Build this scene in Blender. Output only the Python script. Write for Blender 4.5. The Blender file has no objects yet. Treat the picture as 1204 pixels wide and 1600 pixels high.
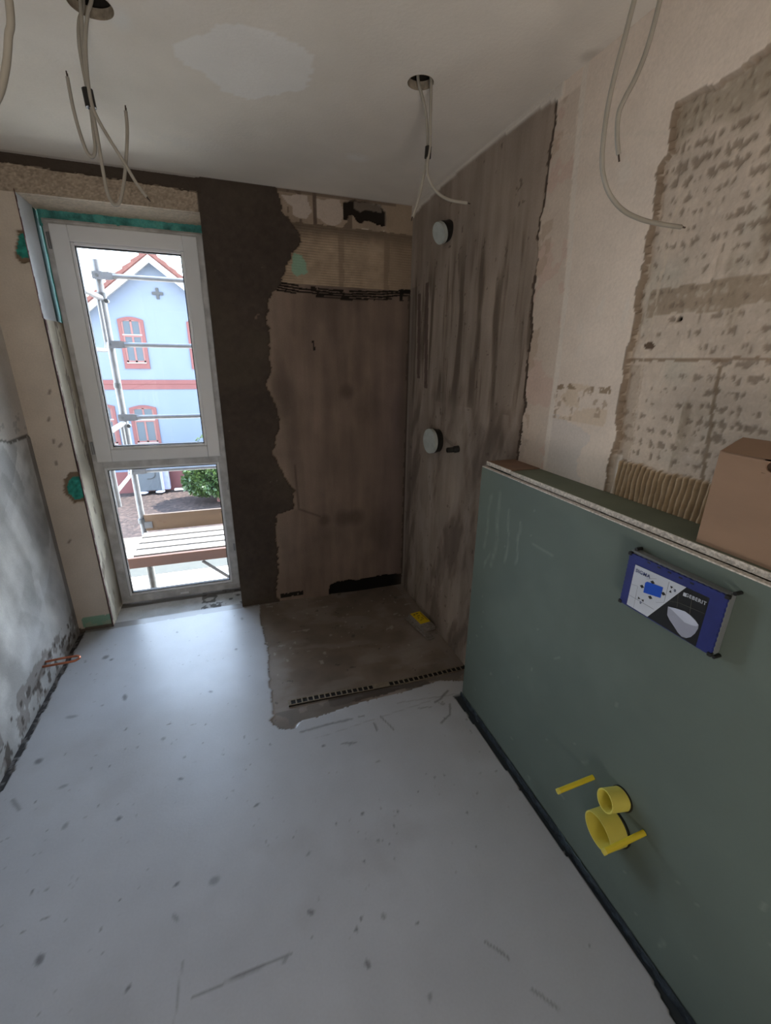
import bpy, bmesh, math, random
import numpy as np
from mathutils import Vector, Matrix
random.seed(7)
SC = bpy.context.scene
COL = SC.collection
PI = math.pi

# ------------------------------------------------------------------ camera
cam = bpy.data.cameras.new('camera')
cam.sensor_fit = 'VERTICAL'; cam.sensor_height = 24.0
cam.lens = 677.484 / 1600 * 24.0
cam.clip_start = 0.02; cam.clip_end = 400
camo = bpy.data.objects.new('camera', cam); COL.objects.link(camo)
camo.matrix_world = Matrix(((0.9448, 0.0955, -0.3135, 0), (-0.3274, 0.3139, -0.8912, 0), (0.0133, 0.9447, 0.3278, 1.5), (0, 0, 0, 1)))
SC.camera = camo
# ------------------------------------------------------------------ exposure
SC.view_settings.view_transform = 'Standard'; SC.view_settings.look = 'None'
SC.view_settings.gamma = 1.0; SC.view_settings.use_curve_mapping = False
SC.view_settings.exposure = 0.62
# ------------------------------------------------------------------ world, sun, area lights
w = bpy.data.worlds.new('sky'); SC.world = w; w.use_nodes = True
nt = w.node_tree; nt.nodes.clear()
wo = nt.nodes.new('ShaderNodeOutputWorld'); bg = nt.nodes.new('ShaderNodeBackground')
tc = nt.nodes.new('ShaderNodeTexCoord'); sx = nt.nodes.new('ShaderNodeSeparateXYZ'); rp = nt.nodes.new('ShaderNodeValToRGB')
nt.links.new(tc.outputs['Generated'], sx.inputs[0]); nt.links.new(sx.outputs['Z'], rp.inputs[0])
rp.color_ramp.elements[0].position = 0.0; rp.color_ramp.elements[0].color = (0.86, 0.93, 1.0, 1)
rp.color_ramp.elements[1].position = 0.75; rp.color_ramp.elements[1].color = (0.50, 0.68, 1.0, 1)
nt.links.new(rp.outputs[0], bg.inputs['Color']); bg.inputs['Strength'].default_value = 9.0
nt.links.new(bg.outputs[0], wo.inputs[0])
sun = bpy.data.lights.new('sun', 'SUN'); sun.energy = 19.0; sun.angle = 0.01; sun.color = (1.0, 0.95, 0.88)
suno = bpy.data.objects.new('sun', sun); COL.objects.link(suno)
suno.rotation_euler = Vector((0.60, 0.0, 0.80)).to_track_quat('Z', 'Y').to_euler()
def area(name, loc, rot, sx_, sy_, e, color):
    l = bpy.data.lights.new(name, 'AREA'); l.shape = 'RECTANGLE'; l.size = sx_; l.size_y = sy_; l.energy = e; l.color = color
    o = bpy.data.objects.new(name, l); COL.objects.link(o); o.location = loc; o.rotation_euler = rot
    return o
# added fill lamp behind the camera, tilted up to brighten ceiling and walls
area('fill_lamp', (-0.05, -1.20, 0.35), (PI / 2 + 1.32, 0, 0), 0.46, 0.6, 18, (1.0, 0.90, 0.80))
area_portal = area('window_portal', (-0.42, 3.12, 1.1), (PI / 2, 0, PI), 0.8, 2.2, 1, (1, 1, 1))
area_portal.rotation_euler = (-PI / 2, 0, 0)
area_portal.data.cycles.is_portal = True

# ------------------------------------------------------------------ helpers
def s2l(c):
    c = np.asarray(c, float)
    return np.where(c <= 0.04045, c / 12.92, ((c + 0.055) / 1.055) ** 2.4)
def rgba(c): return tuple(float(x) for x in s2l(c)) + (1.0,)
MATS = {}
def mat(name, c, rough=0.6, metal=0.0, var=0.06, scale=8.0, bump=0.0, bscale=60.0, stretch=(1, 1, 1), c2=None, spec=0.5):
    if name in MATS: return MATS[name]
    m = bpy.data.materials.new(name); m.use_nodes = True; n = m.node_tree.nodes; L = m.node_tree.links
    b = n['Principled BSDF']; b.inputs['Roughness'].default_value = rough; b.inputs['Metallic'].default_value = metal
    b.inputs['Specular IOR Level'].default_value = spec
    t = n.new('ShaderNodeTexCoord'); mp = n.new('ShaderNodeMapping'); mp.inputs['Scale'].default_value = stretch
    L.new(t.outputs['Object'], mp.inputs[0])
    nz = n.new('ShaderNodeTexNoise'); nz.inputs['Scale'].default_value = scale; nz.inputs['Detail'].default_value = 5
    L.new(mp.outputs[0], nz.inputs['Vector'])
    r = n.new('ShaderNodeValToRGB'); r.color_ramp.elements[0].position = 0.3; r.color_ramp.elements[1].position = 0.7
    c = np.array(c, float)
    if c2 is None:
        r.color_ramp.elements[0].color = rgba(np.clip(c * (1 - var), 0, 1)); r.color_ramp.elements[1].color = rgba(np.clip(c * (1 + var), 0, 1))
    else:
        r.color_ramp.elements[0].color = rgba(c); r.color_ramp.elements[1].color = rgba(c2)
    L.new(nz.outputs['Fac'], r.inputs[0]); L.new(r.outputs[0], b.inputs['Base Color'])
    if bump > 0:
        n2 = n.new('ShaderNodeTexNoise'); n2.inputs['Scale'].default_value = bscale; n2.inputs['Detail'].default_value = 4
        L.new(mp.outputs[0], n2.inputs['Vector'])
        bp_ = n.new('ShaderNodeBump'); bp_.inputs['Strength'].default_value = bump; bp_.inputs['Distance'].default_value = 0.01
        L.new(n2.outputs['Fac'], bp_.inputs['Height']); L.new(bp_.outputs[0], b.inputs['Normal'])
    MATS[name] = m
    return m
def paint_mat(name, rough=0.9, bump=0.16, bscale=90.0, grain=0.06, gscale=140.0, spec=0.3, mid=0.06):
    """plaster whose colour zones are a colour attribute on the mesh, with grain and bump noise on top"""
    m = bpy.data.materials.new(name); m.use_nodes = True; n = m.node_tree.nodes; L = m.node_tree.links
    b = n['Principled BSDF']; b.inputs['Roughness'].default_value = rough; b.inputs['Specular IOR Level'].default_value = spec
    a = n.new('ShaderNodeAttribute'); a.attribute_name = 'plaster'
    t = n.new('ShaderNodeTexCoord')
    def nz(s, d=4):
        x = n.new('ShaderNodeTexNoise'); x.inputs['Scale'].default_value = s; x.inputs['Detail'].default_value = d
        L.new(t.outputs['Object'], x.inputs['Vector']); return x
    def mul(src, fac_node, amt):
        mr = n.new('ShaderNodeMapRange'); mr.inputs['From Min'].default_value = 0.25; mr.inputs['From Max'].default_value = 0.75
        mr.inputs['To Min'].default_value = 1 - amt; mr.inputs['To Max'].default_value = 1 + amt
        L.new(fac_node.outputs['Fac'], mr.inputs['Value'])
        v = n.new('ShaderNodeVectorMath'); v.operation = 'SCALE'
        L.new(src, v.inputs[0]); L.new(mr.outputs[0], v.inputs['Scale']); return v.outputs[0]
    c = mul(a.outputs['Color'], nz(gscale), grain)
    c = mul(c, nz(9.0, 6), mid)
    L.new(c, b.inputs['Base Color'])
    bp_ = n.new('ShaderNodeBump'); bp_.inputs['Strength'].default_value = bump; bp_.inputs['Distance'].default_value = 0.006
    L.new(nz(bscale).outputs['Fac'], bp_.inputs['Height']); L.new(bp_.outputs[0], b.inputs['Normal'])
    return m
def tag(o, label=None, cat=None, group=None, kind=None):
    if label: o['label'] = label
    if cat: o['category'] = cat
    if group: o['group'] = group
    if kind: o['kind'] = kind
    return o
def empty(name, loc, label=None, cat=None, group=None, kind=None, rot=None):
    o = bpy.data.objects.new(name, None); COL.objects.link(o); o.location = loc; o.empty_display_size = 0.05
    if rot: o.rotation_euler = rot
    return tag(o, label, cat, group, kind)
class MB:
    """collects shapes given in world coordinates; build() links ONE mesh object"""
    def __init__(s): s.bm = bmesh.new()
    def box(s, a, b, bev=0.0, M=None):
        a = Vector(a); b = Vector(b); c = (a + b) / 2; d = b - a
        r = bmesh.ops.create_cube(s.bm, size=1.0)
        bmesh.ops.scale(s.bm, vec=(abs(d.x), abs(d.y), abs(d.z)), verts=r['verts'])
        if bev > 0:
            ed = list({e for v in r['verts'] for e in v.link_edges})
            rr = bmesh.ops.bevel(s.bm, geom=ed, offset=bev, segments=2, affect='EDGES', profile=0.6)
            vs = [v for v in rr['verts']]
        else: vs = r['verts']
        allv = list({v for v in vs} | {v for v in r['verts'] if v.is_valid})
        bmesh.ops.translate(s.bm, vec=c, verts=allv)
        if M is not None: bmesh.ops.transform(s.bm, matrix=M, verts=allv)
        return s
    def rbox(s, c, size, rot, bev=0.0):
        """box of size centred at c with euler rotation"""
        h = Vector(size) / 2
        M = Matrix.Translation(Vector(c)) @ rot.to_matrix().to_4x4()
        return s.box(-h, h, bev, M)
    def cyl(s, p, q, r, r2=None, seg=20, cap=True, inner=None):
        p = Vector(p); q = Vector(q); d = q - p; r2 = r if r2 is None else r2
        R = d.to_track_quat('Z', 'Y').to_matrix()
        def ring(o, rad): return [s.bm.verts.new(o + R @ Vector((math.cos(2*PI*i/seg)*rad, math.sin(2*PI*i/seg)*rad, 0))) for i in range(seg)]
        A = ring(p, r); B = ring(q, r2)
        for i in range(seg): s.bm.faces.new((A[i], A[(i+1) % seg], B[(i+1) % seg], B[i]))
        if inner:
            C = ring(p, inner); D = ring(q, inner)
            for i in range(seg):
                j = (i+1) % seg
                s.bm.faces.new((C[j], C[i], D[i], D[j])); s.bm.faces.new((A[j], A[i], C[i], C[j])); s.bm.faces.new((B[i], B[j], D[j], D[i]))
        elif cap:
            s.bm.faces.new(list(reversed(A))); s.bm.faces.new(B)
        return s
    def tube(s, pts, r, seg=10, sub=6, cap=True):
        P = [Vector(p) for p in pts]
        if sub > 1 and len(P) > 2:
            Q = []
            for i in range(len(P) - 1):
                p0 = P[max(i-1, 0)]; p1 = P[i]; p2 = P[i+1]; p3 = P[min(i+2, len(P)-1)]
                for k in range(sub):
                    t = k / sub
                    Q.append(0.5 * ((2*p1) + (p2-p0)*t + (2*p0-5*p1+4*p2-p3)*t*t + (3*p1-p0-3*p2+p3)*t*t*t))
            Q.append(P[-1]); P = Q
        prev = None; n = None
        rr = r if isinstance(r, (list, tuple)) else None
        for i, p in enumerate(P):
            t = (P[min(i+1, len(P)-1)] - P[max(i-1, 0)]).normalized()
            if n is None:
                n = t.orthogonal().normalized()
            else:
                n = (n - t * n.dot(t)).normalized()
            bnm = t.cross(n)
            ring = [s.bm.verts.new(p + (n*math.cos(2*PI*k/seg) + bnm*math.sin(2*PI*k/seg)) * r) for k in range(seg)]
            if prev:
                for k in range(seg): s.bm.faces.new((prev[k], prev[(k+1) % seg], ring[(k+1) % seg], ring[k]))
            elif cap: s.bm.faces.new(list(reversed(ring)))
            prev = ring
        if cap: s.bm.faces.new(prev)
        return s
    def prism(s, poly, vec):
        """polygon (3D points) extruded by vec"""
        A = [s.bm.verts.new(Vector(p)) for p in poly]; B = [s.bm.verts.new(Vector(p) + Vector(vec)) for p in poly]
        n = len(A)
        for i in range(n): s.bm.faces.new((A[i], A[(i+1) % n], B[(i+1) % n], B[i]))
        s.bm.faces.new(list(reversed(A))); s.bm.faces.new(B)
        return s
    def build(s, name, m, parent=None, smooth=False, label=None, world=None):
        bmesh.ops.recalc_face_normals(s.bm, faces=s.bm.faces)
        me = bpy.data.meshes.new(name); s.bm.to_mesh(me); s.bm.free()
        o = bpy.data.objects.new(name, me); COL.objects.link(o)
        if m: me.materials.append(m)
        if smooth:
            for p in me.polygons: p.use_smooth = True
            try: me.set_sharp_from_angle(angle=math.radians(40))
            except Exception: pass
        if parent is not None:
            o.parent = parent
            # points were given in world coordinates
            T = Matrix.Translation(parent.location) @ parent.rotation_euler.to_matrix().to_4x4()
            q = parent.parent
            while q is not None:
                T = (Matrix.Translation(q.location) @ q.rotation_euler.to_matrix().to_4x4()) @ T; q = q.parent
            me.transform(T.inverted())
        else:
            # origin at the base centre
            co = np.array([v.co[:] for v in me.vertices]); c = (co.min(0) + co.max(0)) / 2; c[2] = co[:, 2].min()
            me.transform(Matrix.Translation(-Vector(c))); o.location = c
        if label: o['label'] = label
        return o
# ---- value noise in numpy, for zones of plaster
def vn(u, v, scale, seed=0, octv=4, su=1.0, sv=1.0):
    u = np.asarray(u, float) * scale * su + 31.7; v = np.asarray(v, float) * scale * sv + 17.3
    out = np.zeros_like(u); amp = 1.0; tot = 0
    rng = np.random.RandomState(seed + 11)
    for o in range(octv):
        T = rng.rand(128, 128)
        iu = np.floor(u).astype(int); iv = np.floor(v).astype(int); fu = u - iu; fv = v - iv
        fu = fu*fu*(3-2*fu); fv = fv*fv*(3-2*fv)
        a = T[iu % 128, iv % 128]; b = T[(iu+1) % 128, iv % 128]; c = T[iu % 128, (iv+1) % 128]; d = T[(iu+1) % 128, (iv+1) % 128]
        out += amp * ((a*(1-fu)+b*fu)*(1-fv) + (c*(1-fu)+d*fu)*fv); tot += amp
        u = u*2.03 + 5.1; v = v*2.03 + 3.3; amp *= 0.5
    return out / tot * 2 - 1
def inpoly(u, v, P):
    r = np.zeros(u.shape, bool); n = len(P)
    for i in range(n):
        x1, y1 = P[i]; x2, y2 = P[(i+1) % n]
        if y1 == y2: continue
        c = ((y1 > v) != (y2 > v)) & (u < (x2-x1)*(v-y1)/(y2-y1) + x1)
        r ^= c
    return r
def seg(u, v, a, b):
    ax, ay = a; bx_, by = b; dx = bx_-ax; dy = by-ay; L = dx*dx+dy*dy+1e-12
    t = np.clip(((u-ax)*dx+(v-ay)*dy)/L, 0, 1)
    return np.hypot(u-ax-t*dx, v-ay-t*dy)
def stroke(u, v, pts, w_):
    d = np.full(u.shape, 9.0)
    for a, b in zip(pts[:-1], pts[1:]): d = np.minimum(d, seg(u, v, a, b))
    return np.clip(1.5 - d / w_, 0, 1)
def sst(x, a, b):
    t = np.clip((x-a)/(b-a), 0, 1); return t*t*(3-2*t)
class Canvas:
    def __init__(s, u, v, base):
        s.u = u; s.v = v; s.c = np.tile(np.array(base, float), (u.size, 1)); s.d = np.zeros(u.size)
    def put(s, mask, col, a=1.0):
        k = (np.asarray(mask, float) * a)[:, None]; s.c = s.c*(1-k) + np.array(col, float)[None, :]*k
    def mul(s, f): s.c *= np.asarray(f)[:, None]
def axis(a, b, step, snaps=()):
    n = max(2, int(round((b-a)/step))+1); x = np.linspace(a, b, n)
    for q in snaps: x[np.argmin(abs(x-q))] = q
    return x
def grid(name, O, U, V, N, us, vs, fn, m, keep=None, snap=None, parent=None, **kw):
    """a surface sampled on a grid: fn paints a Canvas, d pushes points out along N"""
    uu, vv = np.meshgrid(us, vs, indexing='ij'); nu, nv = uu.shape
    u = uu.ravel().copy(); v = vv.ravel().copy()
    if snap: u, v = snap(u, v)
    cv = fn(u, v)
    P = np.array(O, float)[None] + u[:, None]*np.array(U, float) + v[:, None]*np.array(V, float) + cv.d[:, None]*np.array(N, float)
    i, j = np.meshgrid(np.arange(nu-1), np.arange(nv-1), indexing='ij'); i = i.ravel(); j = j.ravel()
    q = np.stack([i*nv+j, (i+1)*nv+j, (i+1)*nv+j+1, i*nv+j+1], 1)
    if np.dot(np.cross(U, V), N) < 0: q = q[:, ::-1]
    if keep is not None:
        uc = (uu[:-1, :-1]+uu[1:, 1:]).ravel()/2; vc = (vv[:-1, :-1]+vv[1:, 1:]).ravel()/2
        q = q[keep(uc, vc)]
    used, inv = np.unique(q, return_inverse=True); q = inv.reshape(q.shape); P = P[used]; C = cv.c[used]
    me = bpy.data.meshes.new(name)
    me.vertices.add(len(P)); me.vertices.foreach_set('co', P.astype(np.float32).ravel())
    me.loops.add(q.size); me.loops.foreach_set('vertex_index', q.astype(np.int32).ravel())
    me.polygons.add(len(q)); me.polygons.foreach_set('loop_start', np.arange(0, q.size, 4, dtype=np.int32))
    me.polygons.foreach_set('loop_total', np.full(len(q), 4, np.int32))
    me.update(calc_edges=True); me.validate()
    me.polygons.foreach_set('use_smooth', np.ones(len(me.polygons), bool))
    at = me.color_attributes.new('plaster', 'FLOAT_COLOR', 'POINT')
    rgb = np.ones((len(P), 4), np.float32); rgb[:, :3] = s2l(np.clip(C, 0, 1)); at.data.foreach_set('color', rgb.ravel())
    me.materials.append(m)
    o = bpy.data.objects.new(name, me); COL.objects.link(o)
    if parent: o.parent = parent
    return tag(o, **kw) if kw else o

# ================================================================== THE SETTING
YB, XR, H, XL = 2.6, 1.05, 2.307, -0.955
YF = -1.3                       # wall behind the camera
RL, RR, RT = -0.785, -0.052, 2.165   # window opening
M_plaster = paint_mat('wall_plaster')
M_ceil = paint_mat('ceiling_board', bump=0.12, grain=0.02, mid=0.03)
M_floor = paint_mat('floor_screed', rough=0.36, bump=0.05, grain=0.03, spec=0.7, mid=0.03)
M_mason = mat('masonry', (.55, .50, .45), rough=.95, bump=.3)

# ---- back wall
PIER = [(0.314, 2.298), (0.326, 2.242), (0.349, 2.198), (0.366, 2.172), (0.428, 2.115), (0.413, 2.067), (0.374, 2.014), (0.329, 1.937), (0.306, 1.875), (0.263, 1.837), (0.244, 1.796), (0.228, 1.717), (0.24, 1.606), (0.223, 1.508), (0.235, 1.441), (0.206, 1.373), (0.222, 1.303), (0.26, 1.177), (0.236, 1.086), (0.199, 0.975), (0.218, 0.935), (0.268, 0.834), (0.313, 0.75), (0.31, 0.626), (0.203, 0.599), (0.188, 0.49), (0.187, 0.359), (0.187, 0.247), (0.161, 0.042), (0.187, -0.011)]
BLOB1 = [(0.345, 2.283), (0.47, 2.292), (0.49, 2.226), (0.465, 2.193), (0.416, 2.186), (0.394, 2.205), (0.39, 2.24), (0.37, 2.25)]
BLOB2 = [(0.509, 2.284), (0.636, 2.29), (0.663, 2.244), (0.634, 2.184), (0.60, 2.168), (0.55, 2.188), (0.509, 2.205)]
HOLE = [(0.66, 2.284), (0.715, 2.301), (0.846, 2.298), (0.894, 2.268), (0.891, 2.193), (0.847, 2.198), (0.811, 2.216), (0.775, 2.218), (0.757, 2.201), (0.735, 2.205), (0.715, 2.226), (0.687, 2.229), (0.669, 2.201), (0.655, 2.2)]
HOLEL = [(0.715, 2.298), (0.868, 2.298), (0.876, 2.264), (0.782, 2.266), (0.75, 2.250), (0.715, 2.264)]
MINT = [(0.381, 2.03), (0.424, 2.018), (0.456, 1.985), (0.447, 1.936), (0.392, 1.92), (0.369, 1.94)]
CRACK = [(0.52, 0.053), (0.587, 0.076), (0.723, 0.064), (0.912, 0.069), (1.06, 0.063), (1.06, -0.06), (0.913, -0.06), (0.723, -0.05), (0.54, -0.035), (0.508, -0.029)]
FOAM1 = [(-0.808, 2.008), (-0.785, 2.01), (-0.785, 1.915), (-0.817, 1.913), (-0.831, 1.932)]
FOAM2 = [(-0.842, 0.88), (-0.817, 0.909), (-0.780, 0.91), (-0.780, 0.794), (-0.831, 0.788), (-0.852, 0.829)]
def back(u, v):
    cv = Canvas(u, v, (.80, .755, .70))
    j1 = vn(u, v, 22, 1); j2 = vn(u, v, 60, 2)
    jx = u + j1*.012 + j2*.006; jz = v + vn(u, v, 22, 3)*.010 + vn(u, v, 60, 4)*.005
    cv.mul(1 + .05*vn(u, v, 5, 5))
    left = (u < RL+.001)
    # scuffs on the pale strip
    for (x, z) in ((-.83, 1.33), (-.86, 1.09), (-.84, 1.07), (-.87, .98), (-.90, .55), (-.86, 1.20)):
        cv.put(stroke(u, v, [(x, z), (x+.02*random.random(), z+.015)], .005) * left, (.52, .47, .43), .8)
    for P in (FOAM1, FOAM2):
        m = inpoly(u + j1*.010, v + j2*.008, [((x+.81)*1.35-.81, (z-P[0][1]+.045)*1.35+P[0][1]-.045) for x, z in P]) & left
        cv.put(m, (.50, .43, .36)); cv.d[m] -= .010
        m = inpoly(u + j1*.006, v + j2*.006, P) & left
        cv.c[m] = np.array((.20, .55, .50)) * (1 + .35*vn(u[m], v[m], 90, 8))[:, None]; cv.d[m] += .004
    m = (v < .087 + .01*j1) & (v > .018) & (u > -.93) & left
    cv.put(m, (.52, .66, .58)); cv.put(m & (j1 > .1), (.62, .66, .58), .7)
    cv.put((v < .018 + .008*j1) & left, (.40, .37, .34))
    # lintel
    lin = (u < RR + .012) & (v > RT - .001)
    sp = vn(u, v, 170, 21, 2)
    cv.put(lin, (.64, .585, .52))
    cv.c[lin] *= (1 + .22*sp[lin])[:, None]; cv.d[lin] += .003*sp[lin]
    dk = lin & (v > np.interp(u, (-.97, -.8, -.24, -.04), (2.262, 2.266, 2.254, 2.246)) + .006*j1)
    cv.put(dk, (.30, .265, .235)); cv.d[dk] -= .012
    cv.put(lin & (abs(v - np.interp(u, (-.97, -.8, -.24, -.04), (2.262, 2.266, 2.254, 2.246))) < .006) & (j2 > 0), (.78, .72, .64), .6)
    # shower wall
    B = np.array(sorted([(z, x) for x, z in PIER])); bx_ = np.interp(v, B[:, 0], B[:, 1]) + j1*.014 + j2*.010
    sh = (u > bx_)
    low = sh & (v < 1.885)
    st = vn(u, v, 6, 31, 5, su=3.2, sv=.35); st2 = vn(u, v, 4, 32, 4)
    cv.put(low, (.475, .415, .375))
    f = 1 + .16*st + .13*st2
    cv.c[low] *= f[low][:, None]
    cv.put(low, (.60, .54, .485), 0.75*np.exp(-np.maximum(u-bx_, 0)/.045) * (v < 1.85))
    cv.put(low*sst(vn(u, v, 3.3, 33, 5, su=1.4, sv=.6), .05, .5), (.34, .295, .27), .45)
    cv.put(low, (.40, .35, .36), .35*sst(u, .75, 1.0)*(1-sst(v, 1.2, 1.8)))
    # joints and darker fillet marks
    for (x, z, r) in ((.62, .53, .045), (.71, .53, .045), (.50, .53, .03), (.66, 1.33, .035)):
        cv.put(low, (.30, .26, .235), .5*np.clip(1.6 - np.hypot(u-x, v-z)/r, 0, 1))
    cv.put(low & (stroke(u, v, [(.33, .90), (.34, .62), (.47, .56)], .006) > 0), (.30, .26, .23), .5*stroke(u, v, [(.33, .90), (.34, .62), (.47, .56)], .006))
    cv.put(low & (stroke(u, v, [(.47, 1.60), (.475, 1.56)], .004) > .2), (.12, .1, .09))
    # comb-marked band under the ledge
    mid = sh & (v >= 1.885) & (v < 2.17)
    cv.put(mid, (.635, .565, .485)); cv.c[mid] *= (1 + .10*vn(u, v, 9, 41)+.10*vn(u, v, 30, 42, 3))[mid][:, None]
    rid = np.sin(v*2*PI/.0125 + 2*vn(u, v, 6, 43)) * np.clip(vn(u, v, 5, 44, 2)*2+.7, 0, 1)
    cv.d[mid] += (.0016*rid)[mid]; cv.c[mid] *= (1+.09*rid)[mid][:, None]
    cv.put(mid, (.36, .315, .27), .75*sst(v, 2.08+.02*j1, 2.165))  # darkens upwards: shade under the ledge put into the colour
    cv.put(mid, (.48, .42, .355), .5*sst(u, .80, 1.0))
    m = inpoly(u+j1*.012, v+j2*.012, MINT) & sh; cv.put(m, (.52, .68, .60), .85)
    for x in (.64, .90): cv.put(mid & (abs(u-x+.006*j1) < .016), (.46, .40, .345), .45)
    # dark combed grooves where the lower coat begins
    zb = 1.873 - .022*np.sin((u-.28)/.72*PI) + .004*j1
    for k in range(4):
        z0 = zb + .015 - k*.0125
        g = sh & (abs(v - z0 + .003*vn(u, v, 14, 50+k)) < .0042) & (vn(u, v, 5, 60+k, 2, su=1, sv=.1) > -.45)
        cv.put(g, (.13, .11, .095)); cv.d[g] -= .004
    g = sh & (abs(v-zb) < .022) & ((vn(u, v, 40, 66, 2) > .5)); cv.put(g, (.15, .125, .105)); cv.d[g] -= .004
    g = sh & (u > .985) & (abs(v-zb+.01) < .028) & (j1 > -.25); cv.put(g, (.10, .085, .075))
    # band against the ceiling
    top = sh & (v >= 2.170 - .008*j1 - .004*j2); cv.put(top, (.60, .54, .48)); cv.d[top] += .003
    cv.c[top] *= (1+.10*vn(u, v, 16, 71))[top][:, None]
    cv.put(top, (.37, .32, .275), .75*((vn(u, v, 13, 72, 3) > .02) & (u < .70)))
    for P, c_ in ((BLOB1, (.75, .705, .67)), (BLOB2, (.74, .69, .645))):
        cv.put(inpoly(u + j1*.012, v + j1*.010, P) & top, c_, .9)
    cv.put(top & (abs(u-.505) < .010) & (v > 2.17), (.34, .29, .26), .8)
    m = inpoly(u+j1*.008, v+j1*.010+j2*.006, HOLE) & top; cv.put(m, (.15, .128, .11)); cv.d[m] -= .016
    m = inpoly(u+j1*.010, v+j1*.010, HOLEL) & top; cv.put(m, (.52, .48, .44), .8); cv.d[m] += .008
    cv.put(top & (u > .9), (.60, .53, .45), .5)
    cv.put(top & (v > 2.293), (.40, .35, .31), .6*(u < .95))
    # dark mortar pier
    pr = ~sh & (u > RR - .004)
    cv.put(pr, (.285, .25, .225)); cv.c[pr] *= (1 + .10*vn(u, v, 5, 81, 4) + .10*vn(u, v, 45, 82, 3))[pr][:, None]
    cv.put(pr*sst(vn(u, v, 3, 83), 0, .5), (.33, .30, .25), .4)
    cv.put(pr & (vn(u, v, 80, 84, 2) > .86), (.50, .46, .41), .6)
    cv.d[pr] += .010 + .0015*vn(u, v, 30, 85)[pr]
    cv.put(pr & (np.hypot((u-.17)*1, (v-1.72)*1.4) < .022) & (j2 > 0), (.50, .43, .37), .7)
    # black gap at the foot of the shower wall
    m = inpoly(u+j1*.016, v+j1*.010, CRACK) & sh; cv.put(m, (.045, .04, .035)); cv.d[m] -= .02
    m = sh & (v < .045+.014*j1) & (u < .34) & (u > .19) & (v > .015) & (j2 > -.4); cv.put(m, (.10, .09, .08), .9)
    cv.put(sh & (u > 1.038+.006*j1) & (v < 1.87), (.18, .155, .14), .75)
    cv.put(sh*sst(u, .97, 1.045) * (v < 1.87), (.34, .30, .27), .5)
    return cv
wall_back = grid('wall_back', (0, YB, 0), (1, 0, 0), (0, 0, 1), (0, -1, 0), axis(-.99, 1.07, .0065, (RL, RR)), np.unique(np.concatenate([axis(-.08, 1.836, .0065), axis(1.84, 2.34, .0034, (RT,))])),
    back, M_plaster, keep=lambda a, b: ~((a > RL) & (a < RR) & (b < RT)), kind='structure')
m = MB()
m.box((-1.6, 2.625, -.5), (RL-.015, 3.05, 2.7)).box((RR+.015, 2.625, -.5), (1.6, 3.05, 2.7)).box((RL-.02, 2.625, RT+.008), (RR+.02, 3.05, 2.7)).box((RL, 2.625, -.5), (RR, 3.05, -.012))
m.build('masonry', M_mason, wall_back)
# reveals
def rev_l(u, v):      # u = y, v = z, on x = RL
    cv = Canvas(u, v, (.87, .89, .91)); j = vn(u, v, 25, 3)
    lo = v < 1.665 + .01*(u-2.6) + .004*j
    cv.put(lo, (.85, .82, .75)); cv.c *= (1+.05*vn(u, v, 7, 4))[:, None]
    cv.d[lo] += .007
    cv.put(lo & (v < .9) & (vn(u, v, 9, 5, su=1, sv=.3) > .1), (.60, .56, .50), .5)
    cv.put(lo & (vn(u, v, 12, 6, su=2, sv=.4) > .45), (.45, .40, .35), .6)
    cv.put(~lo & (u > 2.785+.006*j), (.10, .33, .30)); cv.d[~lo & (u > 2.785)] -= .008
    # rusty corner bead
    cv.put((u < 2.607+.002*j), (.36, .20, .19)); cv.put((u < 2.618+.003*j) & (u > 2.612) & lo, (.33, .19, .18))
    return cv
grid('window_reveal', (RL, 0, 0), (0, 1, 0), (0, 0, 1), (1, 0, 0), axis(2.592, 2.90, .005), axis(-.02, RT+.01, .008), rev_l, M_plaster, parent=wall_back)
def rev_r(u, v):
    cv = Canvas(u, v, (.30, .27, .245)); cv.c *= (1+.1*vn(u, v, 12, 4))[:, None]; cv.put(u > 2.75, (.66, .64, .60)); return cv
grid('window_reveal', (RR, 0, 0), (0, 1, 0), (0, 0, 1), (-1, 0, 0), axis(2.588, 2.90, .01), axis(-.02, RT+.01, .02), rev_r, M_plaster, parent=wall_back)
def rev_t(u, v):
    cv = Canvas(u, v, (.80, .74, .66)); sp = vn(u, v, 120, 4, 2); cv.c *= (1+.12*sp)[:, None]; cv.d += .002*sp
    cv.put(abs(v-2.63-.003*vn(u, v, 30, 6)) < .004, (.55, .49, .43), .5); return cv
grid('lintel_soffit', (0, 0, RT), (1, 0, 0), (0, 1, 0), (0, 0, -1), axis(RL-.01, RR+.01, .006), axis(2.6, 2.90, .006), rev_t, M_plaster, parent=wall_back)
def sill(u, v):
    cv = Canvas(u, v, (.74, .74, .73)); j = vn(u, v, 12, 7)
    cv.c *= (1+.10*j)[:, None]; cv.put(sst(vn(u, v, 10, 8), .0, .4), (.82, .82, .82), .6)
    cv.put((u > -.30) & (vn(u, v, 30, 9, 3) > .22), (.30, .29, .28), .7)
    cv.put((v < 2.625+.008*j) & (vn(u, v, 20, 10) > .1), (.36, .33, .30), .6)
    cv.put((v > 2.80), (.34, .32, .31), .6)
    cv.d = -.004 + .006*sst(v, 2.60, 2.8) + .002*j; return cv
grid('window_sill', (0, 0, 0), (1, 0, 0), (0, 1, 0), (0, 0, 1), axis(RL, RR, .006), axis(2.585, 2.86, .006), sill, M_plaster, parent=wall_back)
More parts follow.
